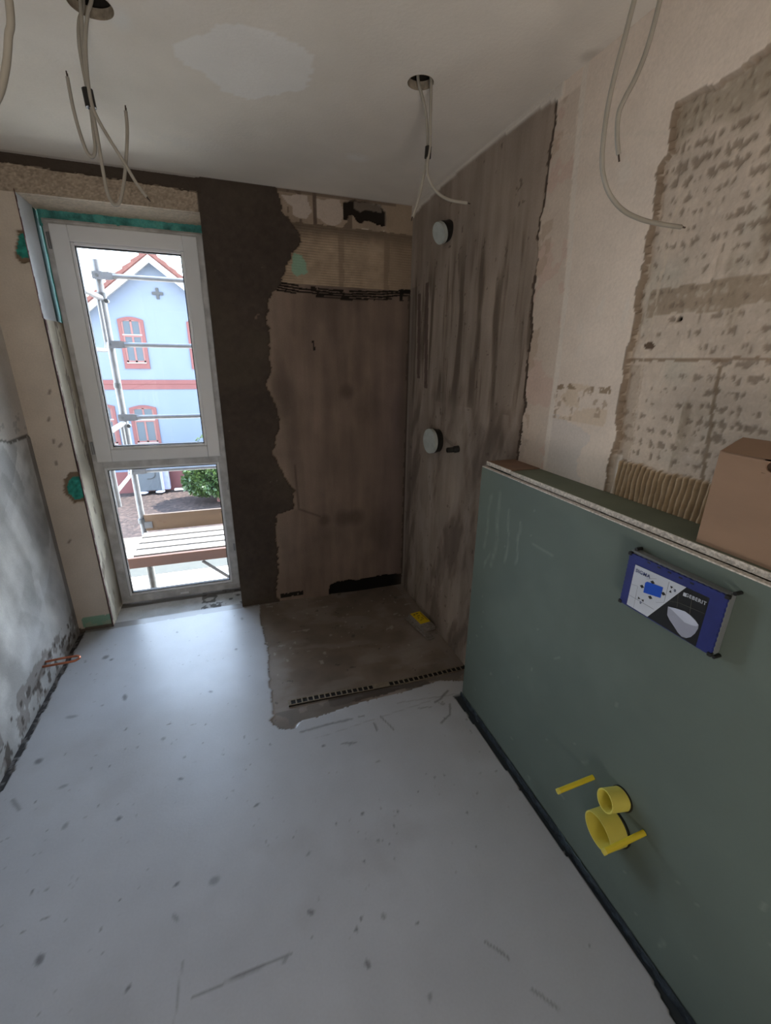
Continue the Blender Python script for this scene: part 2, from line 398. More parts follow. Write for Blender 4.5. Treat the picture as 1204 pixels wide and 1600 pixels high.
# expanding foam between frame and masonry
def foam(u, v):
    cv = Canvas(u, v, (.34, .64, .62)); n_ = vn(u, v, 26, 3, 4); cv.c *= (1+.40*n_)[:, None]; cv.d = .010*vn(u, v, 26, 3, 4)+.006*vn(u, v, 11, 5, 2)
    cv.put(n_ > .35, (.40, .66, .62), .6); return cv
M_foam = paint_mat('green_foam', rough=.8, bump=.5, bscale=120, grain=.15)
grid('foam_filler', (0, 2.835, 0), (1, 0, 0), (0, 0, 1), (0, -1, 0), axis(RL, RR, .004), axis(2.095, RT+.004, .004), foam, M_foam, parent=wall_back)
grid('foam_filler', (0, 2.86, 0), (1, 0, 0), (0, 0, 1), (0, -1, 0), axis(RL-.002, RL+.03, .004), axis(0, RT, .006), foam, M_foam, parent=wall_back)

# ---- right wall
REDGE = [(-.1, 1.42), (1.147, 1.416), (1.188, 1.415), (1.335, 1.411), (1.473, 1.418), (1.605, 1.425), (1.772, 1.437), (1.851, 1.439), (1.958, 1.45), (2.0, 1.435), (2.07, 1.43), (2.146, 1.427), (2.202, 1.421), (2.276, 1.425), (2.4, 1.425)]
RECE = [(0, .975), (1.16, .972), (1.229, .975), (1.271, .966), (1.379, .978), (1.449, .979), (1.509, .987), (1.542, .984), (1.63, .98), (1.707, .983), (1.766, .983), (1.803, .989), (1.849, .976), (1.912, .982), (1.963, .992), (1.979, .970), (2.03, .974), (2.079, .977)]
def right(u, v):
    cv = Canvas(u, v, (.86, .81, .76)); j1 = vn(u, v, 22, 101); j2 = vn(u, v, 70, 102)
    cv.mul(1 + .035*vn(u, v, 4, 105)); cv.d += .004
    # white levelling smears on the cream coat
    for (y, z, a) in ((1.10, 1.99, .03), (1.115, 1.69, .035), (1.20, 1.56, .05), (1.02, 1.64, .03)):
        cv.put(np.clip(1.3-np.hypot((u-y)/1.0, (v-z)/1.6)/a, 0, 1)*(vn(u, v, 40, 106, 3, su=1, sv=.35) > .05), (.86, .83, .79), .55)
    cv.put((v < 1.30+.05*vn(u, v, 5, 107)) & (vn(u, v, 6, 108) > -.25), (.78, .76, .745), .6)
    cv.put((v < 1.24) & (u > 1.36) & (vn(u, v, 20, 109) > .0), (.50, .46, .42), .6)
    # older patch with a darker rim
    ju = u+.010*j1; jv = v+.008*j1
    rct = (ju > 1.02) & (ju < 1.25) & (jv > 1.325) & (jv < 1.437)
    cv.put(rct & (vn(u, v, 14, 110) > -.1), (.80, .725, .63), .6)
    cv.put(rct & (jv > 1.42) & (vn(u, v, 30, 111, 3) > .1), (.52, .44, .35), .75)
    cv.put(rct & (ju > 1.237) & (j2 > -.1), (.58, .50, .41), .6)
    cv.put(rct & (vn(u, v, 45, 112, 3) > .38), (.62, .54, .46), .6)
    # raw vertical strip beside the render
    rx = np.interp(v, (0, 1.674, 1.822, 1.999, 2.162, 2.262, 2.4), (1.25, 1.274, 1.285, 1.306, 1.317, 1.324, 1.324))
    raw = (u > rx+.004*j1) & (v < 2.265+.006*j1)
    cv.put(raw, (.80, .745, .69), .8); cv.put(raw & (vn(u, v, 9, 113) > .15), (.80, .70, .65), .6)
    cv.put((abs(u-rx+.012) < .011), (.87, .84, .80), .7)
    cv.put(raw & (u > 1.375) & (vn(u, v, 18, 114) > .2), (.70, .62, .54), .5)
    cv.put(abs(v - (2.03 + (u-1.0)*.35)) < .004, (.84, .80, .75), .5)
    # dark render of the shower side
    E_ = np.array(REDGE); eb = np.interp(v, E_[:, 0], E_[:, 1]) + .010*j1 + .008*j2
    tz = np.interp(u, (1.42, 1.51, 1.67, 1.84, 1.97, 2.175, 2.467, 2.6), (2.272, 2.288, 2.294, 2.296, 2.300, 2.290, 2.276, 2.250)) + .004*j1
    rn = (u > eb) & (v < tz)
    st = vn(u, v, 7, 121, 5, su=3.2, sv=.40); sb = vn(u, v, 3.2, 122, 4)
    cv.put(rn, (.60, .55, .505)); cv.d[rn] -= .004
    up = sst(v, 1.15, 1.6)
    cv.c[rn] *= (1+.15*st+.08*sb)[rn][:, None]
    s3 = vn(u, v, 8, 123, 4, su=2.8, sv=.28)
    cv.put(rn*sst(s3, .02, .40) * sst(v, 1.2, 1.4)*(1-sst(v+.15*sb, 1.85, 2.05)), (.36, .315, .275), .75)
    cv.put(rn*sst(vn(u+.25*v, v, 5, 124, 5, su=1.9, sv=.6), .0, .4) * (1-sst(v, 1.25, 1.45)), (.40, .35, .315), .65)
    cv.put(rn*sst(vn(u-.2*v, v, 5, 125, 4, su=1.8, sv=.6), .1, .45) * (v < 1.3), (.68, .63, .585), .5)
    
    # two long damp strokes
    for (y0, y1, w_, zt_, zb_) in ((2.44, 2.47, .020, 1.86, 1.41), (2.33, 2.37, .021, 1.90, 1.36)):
        ym = y0+(y1-y0)*(v-zb_)/(zt_-zb_)
        cv.put(rn & (abs(u-ym) < w_) & (v < zt_) & (v > zb_), (.36, .30, .275), .8)
    cv.put(rn & (u > 2.5) & (v < 1.9), (.36, .32, .29), .35)
    cv.put((u > eb-.006) & (u < eb+.014+.010*j1) & (v < tz) & (vn(u, v, 9, 127) > -.3), (.30, .255, .22), .8)  # shadow line at the edge of the cream coat, painted in
    cv.put(rn & (vn(u, v, 40, 128, 3) > .62), (.30, .26, .235), .45)
    bead = (u > 1.40) & (v >= tz); cv.put(bead, (.84, .815, .78)); cv.d[bead] += .004
    cv.put(rn & (u > 2.57), (.62, .58, .54), .6)
    # recessed old masonry face
    R_ = np.array(RECE); rb = np.interp(v, R_[:, 0], R_[:, 1]) + .009*j1 + .005*j2
    rt_ = np.interp(u, (0, .782, .845, .889, .945, .98), (2.09, 2.080, 2.074, 2.068, 2.076, 2.080)) + .010*j1
    rc = (u < rb) & (v < rt_)
    cv.d[rc] -= .013
    cv.put(rc, (.745, .695, .64)); cv.c[rc] *= (1+.07*vn(u, v, 5, 131)+.07*vn(u, v, 24, 132))[rc][:, None]
    cv.put(rc*sst(v+.12*vn(u, v, 9, 133), 1.98, 2.05), (.61, .565, .50), .75)
    cv.put(rc*sst(vn(u, v, 4.5, 134), .05, .4), (.70, .685, .635), .6)
    band = rc & (abs(v-1.652-.012*vn(u, v, 7, 135)) < .022+.02*vn(u, v, 6, 136)) & (u < .96)
    cv.put(band, (.58, .52, .45), .75)
    cv.put(rc * (u < .80)*sst(vn(u, v, 9, 137, 5, su=1.3, sv=.5), .05, .35), (.56, .505, .435), .6)
    # tooling dabs in loose rows
    row = np.sin(v*2*PI/.034 + 1.2*vn(u, v, 4, 138, 2)); dab = vn(u, v, 100, 139, 2, su=1.25, sv=.62) + .34*row + .45*vn(u, v, 6, 140, 2)
    dm = rc*sst(dab, .40, .62) * (v > 1.24); cv.put(dm, (.46, .41, .36), .60); cv.d -= .0025*dm
    dm = rc*sst(-dab, .50, .75) * (v > 1.24); cv.put(dm, (.80, .76, .71), .4); cv.d += .0015*dm
    cv.put(rc & (abs(v-1.515-.003*j1) < .004), (.52, .45, .38), .8)
    cv.put(rc & (abs(u-(.735-.10*(1.5-v))+.003*j1) < .0045) & (v < 1.50) & (v > 1.235), (.52, .46, .39), .8)
    cv.put(rc & (u > rb-.05) & (v < 1.5) & (v > 1.235), (.62, .56, .50), .5)  # strip inside the recess edge, its shade put into the colour
    cv.put(rc & (abs(u-rb+.045) < .003) & (v < 1.9), (.78, .73, .66), .6)
    hl = np.hypot(u-.861, v-1.607) < .006; cv.put(hl, (.08, .07, .06)); cv.d[hl] -= .012
    hl = rc & (np.hypot((u-.93), (v-1.548)*1.8) < .016); cv.put(hl, (.30, .24, .19), .85)
    # broken edge
    ed = (u >= rb-.004) & (u < rb+.007) & (v < rt_+.004); cv.put(ed, (.52, .46, .40), .85)
    ed = (abs(v-rt_) < .005) & (u < rb); cv.put(ed, (.58, .52, .46), .7)
    # combed tile glue at the bottom
    co = rc & (v < 1.236+.008*j1) & (u < .955) & (u > .35)
    cv.put(co, (.66, .585, .485)); rid = np.sin((u+.05*(v-1.15))*2*PI/.0155 + 2.6*vn(u, v, 14, 141, 3))+.3*vn(u, v, 60, 142, 2)
    cv.d[co] += (.008+.005*rid)[co]; cv.c[co] *= (1+.16*rid)[co][:, None]
    cv.put(rc & (u > .945) & (v < 1.25), (.84, .81, .77), .8)
    return cv
wall_right = grid('wall_right', (XR, 0, 0), (0, 1, 0), (0, 0, 1), (-1, 0, 0), np.concatenate([np.linspace(YF-.02, .1, 60)[:-1], np.arange(.1, 1.05, .0042), np.arange(1.052, 2.63, .0058)]), np.concatenate([np.arange(-.08, 1.12, .010), np.arange(1.124, 2.12, .0045), np.arange(2.124, 2.345, .0065)]), right, M_plaster, kind='structure')
MB().box((1.075, YF-.3, -.5), (1.5, 2.62, 2.7)).build('masonry', M_mason, wall_right)

# ---- left wall
def left(u, v):
    cv = Canvas(u, v, (.82, .80, .775)); j1 = vn(u, v, 22, 201); j2 = vn(u, v, 70, 202)
    cv.mul(1+.04*vn(u, v, 5, 203))
    cv.put((v < 1.28) & (v > 1.13) & (vn(u, v, 28, 204, 3) > .30), (.62, .61, .60), .5)
    ez = np.interp(u, (0, 2.278, 2.382, 2.6), (1.20, 1.158, 1.132, 1.128)) + .004*j1
    lo = v < ez
    cv.put(lo, (.80, .80, .795)); cv.d[lo] += .004
    warpu = u+.10*vn(u, v, 2.2, 205, 2); warpv = v+.10*vn(u, v, 2.2, 206, 2)
    st = vn(warpu+.5*warpv, warpv, 5, 207, 4, su=1.6, sv=.7)
    cv.c[lo] *= (1+.20*st+.06*vn(u, v, 16, 208))[lo][:, None]
    for k in range(26):
        rr = random.Random(900+k); x = rr.uniform(1.5, 2.6); z = rr.uniform(-.05, 1.1); a = rr.uniform(-.9, .9); L_ = rr.uniform(.15, .45); W_ = rr.uniform(.04, .10)
        du = (u-x)*math.sin(a)+(v-z)*math.cos(a); dv = (u-x)*math.cos(a)-(v-z)*math.sin(a)+.25*du*du/L_
        mk = lo*(1-sst(abs(du), L_*.4, L_*.5))*sst(dv, -W_, W_)*(dv < W_+.004*j1)
        cv.put(mk, (.87, .87, .87) if k % 2 else (.62, .62, .615), .5)
    cv.put(lo*sst(vn(u, v, 3, 210, 5), 0, .5), (.86, .865, .87), .6)
    cv.put(lo*sst(-vn(warpu, warpv, 4, 211, 5), .1, .5), (.62, .62, .615), .6)
    cv.put(lo & (v < .16+.05*j1) & (vn(u, v, 14, 212) > .0), (.50, .47, .45), .6)
    cv.put(lo & (v < .14) & (vn(u, v, 30, 213, 3) > .25), (.30, .27, .25), .7)
    cv.put((abs(v-ez-.004) < .005), (.38, .37, .36), .8)
    cv.put((u > 2.555) & (v < 1.13), (.50, .48, .46), .7)
    return cv
wall_left = grid('wall_left', (XL, 0, 0), (0, 1, 0), (0, 0, 1), (1, 0, 0), np.concatenate([np.linspace(YF-.02, 1.0, 40)[:-1], np.arange(1.0, 2.62, .008)]), axis(-.08, 2.34, .008), left, M_plaster, kind='structure')
MB().box((-1.5, YF-.3, -.5), (XL-.025, 2.62, 2.7)).build('masonry', M_mason, wall_left)

# ---- wall behind the camera, with the doorway to the hall
m = MB()
m.box((-1.2, YF-.15, -.1), (-.85, YF, 2.4)).box((.35, YF-.15, -.1), (1.2, YF, 2.4)).box((-.85, YF-.15, 2.1), (.35, YF, 2.4))
tag(m.build('wall_front', mat('old_plaster', (.74, .70, .65), rough=.9)), kind='structure')
m = MB()
m.box((-1.5, -2.9, -.1), (-1.4, YF-.1, 2.5)).box((1.4, -2.9, -.1), (1.5, YF-.1, 2.5)).box((-1.5, -3.0, -.1), (1.5, -2.9, 2.5)).box((-1.5, -3.0, 2.4), (1.5, YF-.1, 2.5)).box((-1.5, -3.0, -.2), (1.5, YF-.1, -.1))
tag(m.build('wall_hall', MATS['old_plaster']), kind='structure')

# ---- ceiling
CH = [(.642, 1.558, .040), (-.229, 1.556, .050), (.81, .832, .04), (-.19, .84, .045)]
CP1 = [(-0.047, 1.638), (0.029, 1.557), (0.115, 1.496), (0.203, 1.493), (0.293, 1.538), (0.32, 1.617), (0.302, 1.708), (0.232, 1.79), (0.155, 1.838), (0.076, 1.83), (0.022, 1.745), (-0.029, 1.717), (-0.051, 1.681)]
def ceil(u, v):
    cv = Canvas(u, v, (.865, .84, .80)); j1 = vn(u, v, 12, 301)
    cv.mul(1+.025*vn(u, v, 3, 302)+.012*vn(u, v, 10, 303))
    big = vn(u, v, 1.6, 304, 3); cv.put(sst(big, -.1, .4), (.89, .87, .84), .6)
    cv.put(inpoly(u+j1*.025+.02*vn(u, v, 40, 305), v+j1*.02, CP1), (.92, .92, .915), .6)
    cv.put(np.clip(1.4-np.hypot((u-.60)/.9, (v-2.13)/.6)/.055, 0, 1)*(j1 > -.3), (.90, .90, .89), .6)
    cv.put(np.clip(1.4-np.hypot((u+.17)/.5, (v-1.58)/1.)/.05, 0, 1)*(j1 > -.3), (.86, .86, .85), .6)
    cv.put(np.clip(1.4-np.hypot((u+.10)/2.2, (v-2.25)/.8)/.07, 0, 1)*(j1 > -.2), (.85, .835, .81), .5)
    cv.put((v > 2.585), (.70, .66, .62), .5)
    cv.put(sst(u, 1.01, 1.03)*(v > 1.2), (.84, .815, .78), .7)
    cv.put(np.clip(1.5-np.hypot((u-1.03), v-1.285+.02*j1)/.022, 0, 1)*(j1 > -.2), (.70, .67, .63), .6)
    for (x, y, r) in CH: cv.put(np.hypot(u-x, v-y) < r+.012, (.86, .845, .82), .5)
    return cv
def csnap(u, v):
    for x, y, r in CH:
        d = np.hypot(u-x, v-y); k = (d > r-.007) & (d < r+.007) & (d > 1e-6)
        u[k] = x+(u[k]-x)*r/d[k]; v[k] = y+(v[k]-y)*r/d[k]
    return u, v
def ckeep(a, b):
    k = np.ones(a.shape, bool)
    for x, y, r in CH: k &= np.hypot(a-x, b-y) > r
    return k
ceiling = grid('ceiling', (0, 0, H), (1, 0, 0), (0, 1, 0), (0, 0, -1), axis(-.99, 1.08, .010), axis(YF-.02, 2.63, .010), ceil, M_ceil, keep=ckeep, snap=csnap, kind='structure')
MB().box((-1.5, YF-.3, 2.48), (1.5, 3.05, 2.75)).build('slab', M_mason, ceiling)
for x, y, r in CH:
    m = MB(); m.cyl((x, y, H-.001), (x, y, H+.022), r, cap=False, seg=32)
    m.build('hole_rim', mat('board_edge', (.62, .58, .52), rough=.95, var=.15, scale=60), ceiling)
    m = MB(); m.cyl((x, y, H+.022), (x, y, H+.17), r*1.25, cap=False, seg=32)
    m.build('ceiling_cavity', mat('cavity_dark', (.16, .145, .13), rough=.95), ceiling)

# ---- floor
SHOW = [(0.049, 2.543), (0.05, 2.286), (0.062, 2.122), (0.05, 1.856), (0.049, 1.677), (0.05, 1.603), (0.02, 1.575), (0.074, 1.513), (0.126, 1.499), (0.15, 1.53), (0.304, 1.543), (0.461, 1.561), (0.555, 1.56), (0.721, 1.564), (0.866, 1.578), (0.965, 1.535), (1.08, 1.50), (1.08, 2.7), (0.04, 2.7)]
SPOTS = [(-0.185, 0.995, .020, .015), (-0.753, 2.291, .022, .018), (-0.72, 2.26, .012, .01), (-0.794, 1.876, .012, .03), (-0.598, 1.933, .012, .03), (-0.617, 0.946, .013, .016), (-0.663, 1.33, .016, .01), (-0.312, 1.396, .014, .006), (-0.846, 1.654, .018, .018), (-0.286, 0.932, .008, .018), (-0.294, 1.021, .006, .012), (0.192, 0.74, .007, .007), (0.275, 0.744, .009, .009), (0.213, 0.76, .008, .005), (0.227, 1.375, .012, .006), (0.416, 1.232, .014, .005), (0.078, 0.82, .012, .008), (-0.385, 0.809, .010, .006), (-.005, .738, .012, .006), (-.05, 1.2, .014, .006), (.15, 2.0, 0, 0), (-.40, 1.62, .01, .01), (-.22, 1.85, .014, .009), (-.10, 2.15, .010, .012), (-.06, 2.45, .02, .010), (-.42, 2.42, .012, .006), (-.5, 1.30, .012, .01), (-.72, 1.5, .01, .02), (.3, 1.05, .01, .007), (.26, .90, .006, .006), (.1, .98, .012, .006), (.02, 1.45, .01, .005), (.42, 1.02, .008, .005), (.6, 1.1, .008, .005), (.2, .66, .012, .008), (.36, .70, .006, .006), (.33, .55, .012, .008), (-.7, .75, .01, .01), (-.4, .62, .012, .008)]
def floorf(u, v):
    cv = Canvas(u, v, (.72, .735, .76)); j1 = vn(u, v, 22, 401); j2 = vn(u, v, 70, 402)
    cv.mul(1+.030*vn(u, v, 3, 403)+.02*vn(u, v, 12, 404))
    cv.put(sst(vn(u, v, 4, 405, 5), .1, .5), (.66, .665, .68), .4)
    cv.put(np.clip(vn(u, v, 60, 406, 2)-.70, 0, 1)*5*(vn(u, v, 3, 407, 2) > -.1), (.45, .45, .46), .8)
    for i, (x, y, a, b) in enumerate(SPOTS):
        if a == 0: continue
        t = random.random()*PI; du = u-x+.004*j1; dv = v-y+.004*j2
        a *= .8; b *= .8; p = (du*math.cos(t)+dv*math.sin(t))/a; q = (-du*math.sin(t)+dv*math.cos(t))/b
        cv.put(np.clip(1.9-1.5*np.hypot(p, q), 0, 1), (.40, .405, .42), .75 if i % 3 else .45)
    rr = random.Random(5)
    for i in range(55):
        x = rr.uniform(-.92, .88); y = rr.uniform(.3, 2.5)
        if x > .03 and y > 1.5: continue
        r = rr.uniform(.0015, .0042); cv.put(np.clip(1.6-np.hypot((u-x)*rr.uniform(.6, 1.5), v-y)/r, 0, 1), (.40, .40, .41), rr.uniform(.4, .9))
    for L_, w_, a in (([(-.231, .737), (-.10, .745), (.013, .746)], .0025, .5), ([(-.14, .742), (-.06, .745)], .004, .4), ([(-.26, .82), (-.27, .705)], .002, .35), ([(-.835, 1.447), (-.871, 1.496)], .006, .5), ([(.149, 1.475), (.27, 1.478), (.374, 1.475)], .005, .6),
        ([(.50, 1.45), (.53, 1.36)], .003, .6), ([(.83, 1.42), (.80, 1.36), (.74, 1.33)], .004, .6), ([(.86, 1.50), (.80, 1.46), (.77, 1.45)], .005, .7), ([(.46, 1.42), (.46, 1.38)], .004, .6), ([(.68, 1.44), (.74, 1.43)], .003, .5), ([(.30, 1.36), (.36, 1.35), (.33, 1.345)], .003, .6), ([(.6, 1.5), (.95, 1.46)], .003, .3), ([(.2, 1.42), (.8, 1.47)], .002, .25), ([(.52, .60), (.56, .55)], .003, .6), ([(.58, .48), (.62, .43)], .003, .5)):
        cv.put(stroke(u+.003*j1, v+.003*j2, L_, w_), (.42, .42, .43), a)
    # bare screed of the shower
    sh = inpoly(u+.010*j1+.006*j2, v+.008*j1+.006*j2, SHOW)
    n1 = vn(u, v, 4, 411, 5); n2 = vn(u, v, 14, 412, 4)
    cv.put(sh, (.475, .43, .39)); cv.c[sh] *= (1+.13*n1+.10*n2)[sh][:, None]
    cv.put(sh*sst(n1, .0, .4), (.60, .565, .54), .5)
    cv.put(sh*sst(vn(u, v, 9, 413, 5, su=.6, sv=1.4), .1, .5), (.62, .60, .58), .4)
    cv.put(sh & (vn(u, v, 26, 414, 3) > .60), (.25, .23, .22), .6)
    cv.put(sh & (vn(u, v, 34, 415, 2) > .66) & (v > 1.8), (.72, .70, .66), .6)
    cv.put(sh & (v < 1.63) & (v > 1.575+.010*j1) & (u > .30) & (u < .80), (.25, .22, .20), .8)
    cv.put(sh & (v < 1.62) & (vn(u, v, 10, 416) > -.05), (.40, .38, .36), .6)
    cv.put(sh & (u > 1.00+.012*j1), (.55, .51, .48), .6)
    dip = .030*sst(v, 1.58, 1.66)*sst(u, .08, .8); cv.d -= dip*(u > .03)*(v > 1.5)
    cv.d[sh] -= .003
    # open joints along both walls
    gp = u < -.925+.010*j1+.006*j2; cv.put(gp, (.20, .20, .21)); cv.d[gp] -= .012
    cv.put(gp & (vn(u, v, 60, 421, 2) > .2), (.55, .55, .55), .8)
    hx = np.interp(v, (.2, .313, .40, .533, .739, 1.058, 1.32, 1.463), (.87, .873, .892, .893, .889, .883, .877, .872)) + .004*j1+.002*j2
    hp = (u > hx) & (v < 1.462); cv.put(hp, (.22, .25, .275)); cv.d[hp] -= .010
    cv.put((v > 2.575+.008*j1) & (u < .045), (.50, .48, .46), .7)
    return cv
floor = grid('floor', (0, 0, 0), (1, 0, 0), (0, 1, 0), (0, 0, 1), axis(-.99, 1.08, .0058), np.concatenate([np.linspace(YF-.2, .2, 60)[:-1], np.arange(.2, 2.64, .0058)]), floorf, M_floor, kind='structure')
MB().box((-1.5, YF-.3, -.5), (1.5, 2.62, -.075)).build('slab', M_mason, floor)

# ================================================================== WINDOW
WY = 2.82
M_pvc = mat('white_plastic_frame', (.91, .92, .93), rough=.35, var=.02, scale=4)
M_pvcd = mat('dusty_plastic_frame', (.76, .76, .76), rough=.6, var=.12, scale=14, bump=.05)
M_gask = mat('rubber_gasket', (.05, .05, .07), rough=.6)
win = empty('window_1', (-.42, WY, 0), kind='structure')
def frame_ring(x0, x1, z0, z1, w_, y0, y1, wl=None, wr=None, wt=None, wb=None, bev=.002):
    wl = w_ if wl is None else wl; wr = w_ if wr is None else wr; wt = w_ if wt is None else wt; wb = w_ if wb is None else wb
    m = MB(); m.box((x0, y0, z0), (x0+wl, y1, z1), bev).box((x1-wr, y0, z0), (x1, y1, z1), bev)
    m.box((x0+wl, y0, z1-wt), (x1-wr, y1, z1), bev).box((x0+wl, y0, z0), (x1-wr, y1, z0+wb), bev); return m
m = frame_ring(-.767, -.058, .022, 2.122, .045, WY, WY+.075)
m.box((-.722, WY, .900), (-.103, WY+.075, .955), .002)
fr = m.build('frame', M_pvcd, win)
frame_ring(-.774, -.052, .014, 2.130, .012, WY+.012, WY+.07).build('frame_flange', M_pvcd, fr)
sash = frame_ring(-.744, -.088, .938, 2.106, .074, WY-.012, WY+.06, wl=.076, wr=.070, wt=.072, wb=.068, bev=.004).build('sash', M_pvc, win)
frame_ring(-.668, -.158, 1.006, 2.034, .014, WY-.004, WY+.03, bev=.004).build('glazing_bead', M_pvc, sash)
frame_ring(-.654, -.172, 1.020, 2.020, .005, WY+.006, WY+.03, bev=0).build('gasket', M_gask, sash)
frame_ring(-.722, -.103, .067, .900, .014, WY+.006, WY+.04, bev=.004).build('glazing_bead', M_pvc, win)
frame_ring(-.708, -.117, .081, .886, .005, WY+.014, WY+.04, bev=0).build('gasket', M_gask, win)
gm = bpy.data.materials.new('window_glass'); gm.use_nodes = True; n = gm.node_tree.nodes; L = gm.node_tree.links; n.clear()
o_ = n.new('ShaderNodeOutputMaterial'); mx = n.new('ShaderNodeMixShader'); tr = n.new('ShaderNodeBsdfTransparent'); gl = n.new('ShaderNodeBsdfGlossy'); fz = n.new('ShaderNodeFresnel')
gl.inputs['Roughness'].default_value = .01; fz.inputs['IOR'].default_value = 1.45; tr.inputs[0].default_value = (.96, .98, .98, 1)
L.new(fz.outputs[0], mx.inputs[0]); L.new(tr.outputs[0], mx.inputs[1]); L.new(gl.outputs[0], mx.inputs[2]); L.new(mx.outputs[0], o_.inputs[0])
MB().box((-.655, WY+.024, 1.018), (-.170, WY+.028, 2.022)).build('glass_pane', gm, sash)
MB().box((-.709, WY+.032, .080), (-.116, WY+.036, .887)).build('glass_pane', gm, win)
M_met = mat('hinge_metal', (.55, .56, .57), rough=.4, metal=.6)
for z in (2.03, 1.02): MB().cyl((-.752, WY-.016, z-.035), (-.752, WY-.016, z+.035), .006).build('hinge', M_met, sash, smooth=True)
for z in (.72, .30): MB().box((-.073, WY-.004, z), (-.062, WY, z+.05), .001).build('striker', M_met, win)
MB().box((-.43, WY-.003, .034), (-.38, WY, .046), .001).build('drain_cap', M_pvc, win)

# ================================================================== HALF WALL (installation wall)
M_green = mat('green_gypsum_board', (.36, .415, .39), rough=.7, c2=(.41, .465, .435), scale=2.2, stretch=(1, .6, 1.6), bump=.05, bscale=200)
M_greentop = mat('green_board_top', (.40, .43, .37), rough=.8, var=.06, scale=10)
M_core = mat('gypsum_core', (.78, .76, .73), rough=.95, var=.16, scale=160, bump=.4, bscale=180)
M_brown = mat('brown_hardboard', (.50, .40, .33), rough=.8, var=.08, scale=12)
hw = empty('half_wall', (.98, .1, 0), 'low green plasterboard half wall standing along the right wall', 'half wall')
y0, y1 = YF, 1.445
def gboard(u, v):
    cv = Canvas(u, v, (.385, .435, .41)); cv.c *= (1+.04*vn(u, v, 1.6, 601, 4)+.025*vn(u, v, 9, 602))[:, None]
    for (y, z, dy, dzz, w_) in ((1.36, 1.02, .02, -.22, .008), (1.30, 1.05, .01, -.30, .010), (1.24, 1.0, -.01, -.2, .006), (1.33, .80, .03, -.08, .006), (1.18, .98, .0, -.16, .005), (1.10, .93, -.10, .0, .004), (.72, .375, .02, -.02, .005), (.40, .12, .01, -.03, .005), (.9, .62, .02, -.02, .003)):
        m_ = stroke(u+.02*vn(u, v, 9, 603), v, [(y, z), (y+dy, z+dzz)], w_); cv.put(m_*(.5+.5*vn(u, v, 40, 604)), (.62, .68, .63), .5)
    cv.put(sst(vn(u, v, 5, 605, 4), .15, .6), (.42, .47, .445), .5)
    cv.put(sst(u, 1.15, 1.45)*sst(v, .2, 1.1), (.47, .52, .48), .45)  # paler towards the window end and top: window light painted into the board
    cv.put((vn(u, v, 30, 606, 2) > .80), (.60, .64, .60), .3)
    return cv
grid('face_board', (.907, 0, 0), (0, 1, 0), (0, 0, 1), (-1, 0, 0), axis(y0, y1, .008), axis(.012, 1.1165, .008), gboard, paint_mat('green_board_paint', rough=.72, bump=.03, grain=.015, mid=.02)).parent = hw
bpy.data.objects['face_board'].matrix_parent_inverse = Matrix.Translation(-hw.location)
MB().box((.9075, y0, .012), (.9225, y1, 1.1163)).build('board_backing', M_green, hw)
MB().box((.9065, y0, 1.1163), (.9225, y1, 1.1195)).build('board_core_edge', M_core, hw, label='pale speckled gypsum edge of the face board')
MB().box((.9225, y1-.015, .012), (1.049, y1, 1.1165)).build('end_board', M_green, hw)
MB().box((.925, y0, 1.122), (1.049, 1.275, 1.137)).build('top_board', M_greentop, hw, label='green top board')
MB().box((.9215, y0, 1.1225), (.9252, 1.275, 1.1365)).build('board_core_edge', M_core, hw, label='pale speckled gypsum edge of the top board')
MB().box((.925, 1.279, 1.124), (1.049, 1.440, 1.139)).build('top_board', M_brown, hw, label='brown end piece of the top')
MB().box((.9215, 1.279, 1.1245), (.9252, 1.440, 1.1385)).build('board_core_edge', M_core, hw, label='pale core edge of the brown end piece')
# foam strip under the board
def strip(u, v):
    cv = Canvas(u, v, (.20, .235, .265)); n_ = vn(u, v, 70, 5, 3); cv.c *= (1+.35*n_)[:, None]; cv.d = .004*n_ + .003*vn(u, v, 15, 6)
    cv.put((v > .016) & (vn(u, v, 3, 7) > 0), (.34, .42, .44), .7); return cv
grid('foam_strip', (.903, 0, 0), (0, 1, 0), (0, 0, 1), (-1, 0, 0), axis(.15, 1.455, .006), axis(-.012, .022, .003), strip, M_foam).parent = hw
bpy.data.objects['foam_strip'].matrix_parent_inverse = Matrix.Translation(-hw.location)
bpy.data.objects['foam_strip']['label'] = 'dark grey foam strip at the foot'

# ---- cistern cover plate on the half wall
cc = empty('cistern_cover', (.905, .598, 1.005), 'blue rimmed printed cover plate with a toilet picture, on the green half wall', 'cover plate')
M_blue = mat('blue_plastic', (.13, .17, .44), rough=.5, var=.08, scale=20)
M_greyp = mat('grey_plastic', (.42, .44, .45), rough=.6)
M_blk = mat('black_print', (.045, .05, .06), rough=.5)
M_wht = mat('white_print', (.74, .77, .82), rough=.5, var=.02)
M_scr = mat('dark_plastic', (.10, .10, .10), rough=.5)
MB().box((.886, .483, .938), (.9069, .714, 1.077), .003).build('cover_body', M_greyp, cc)
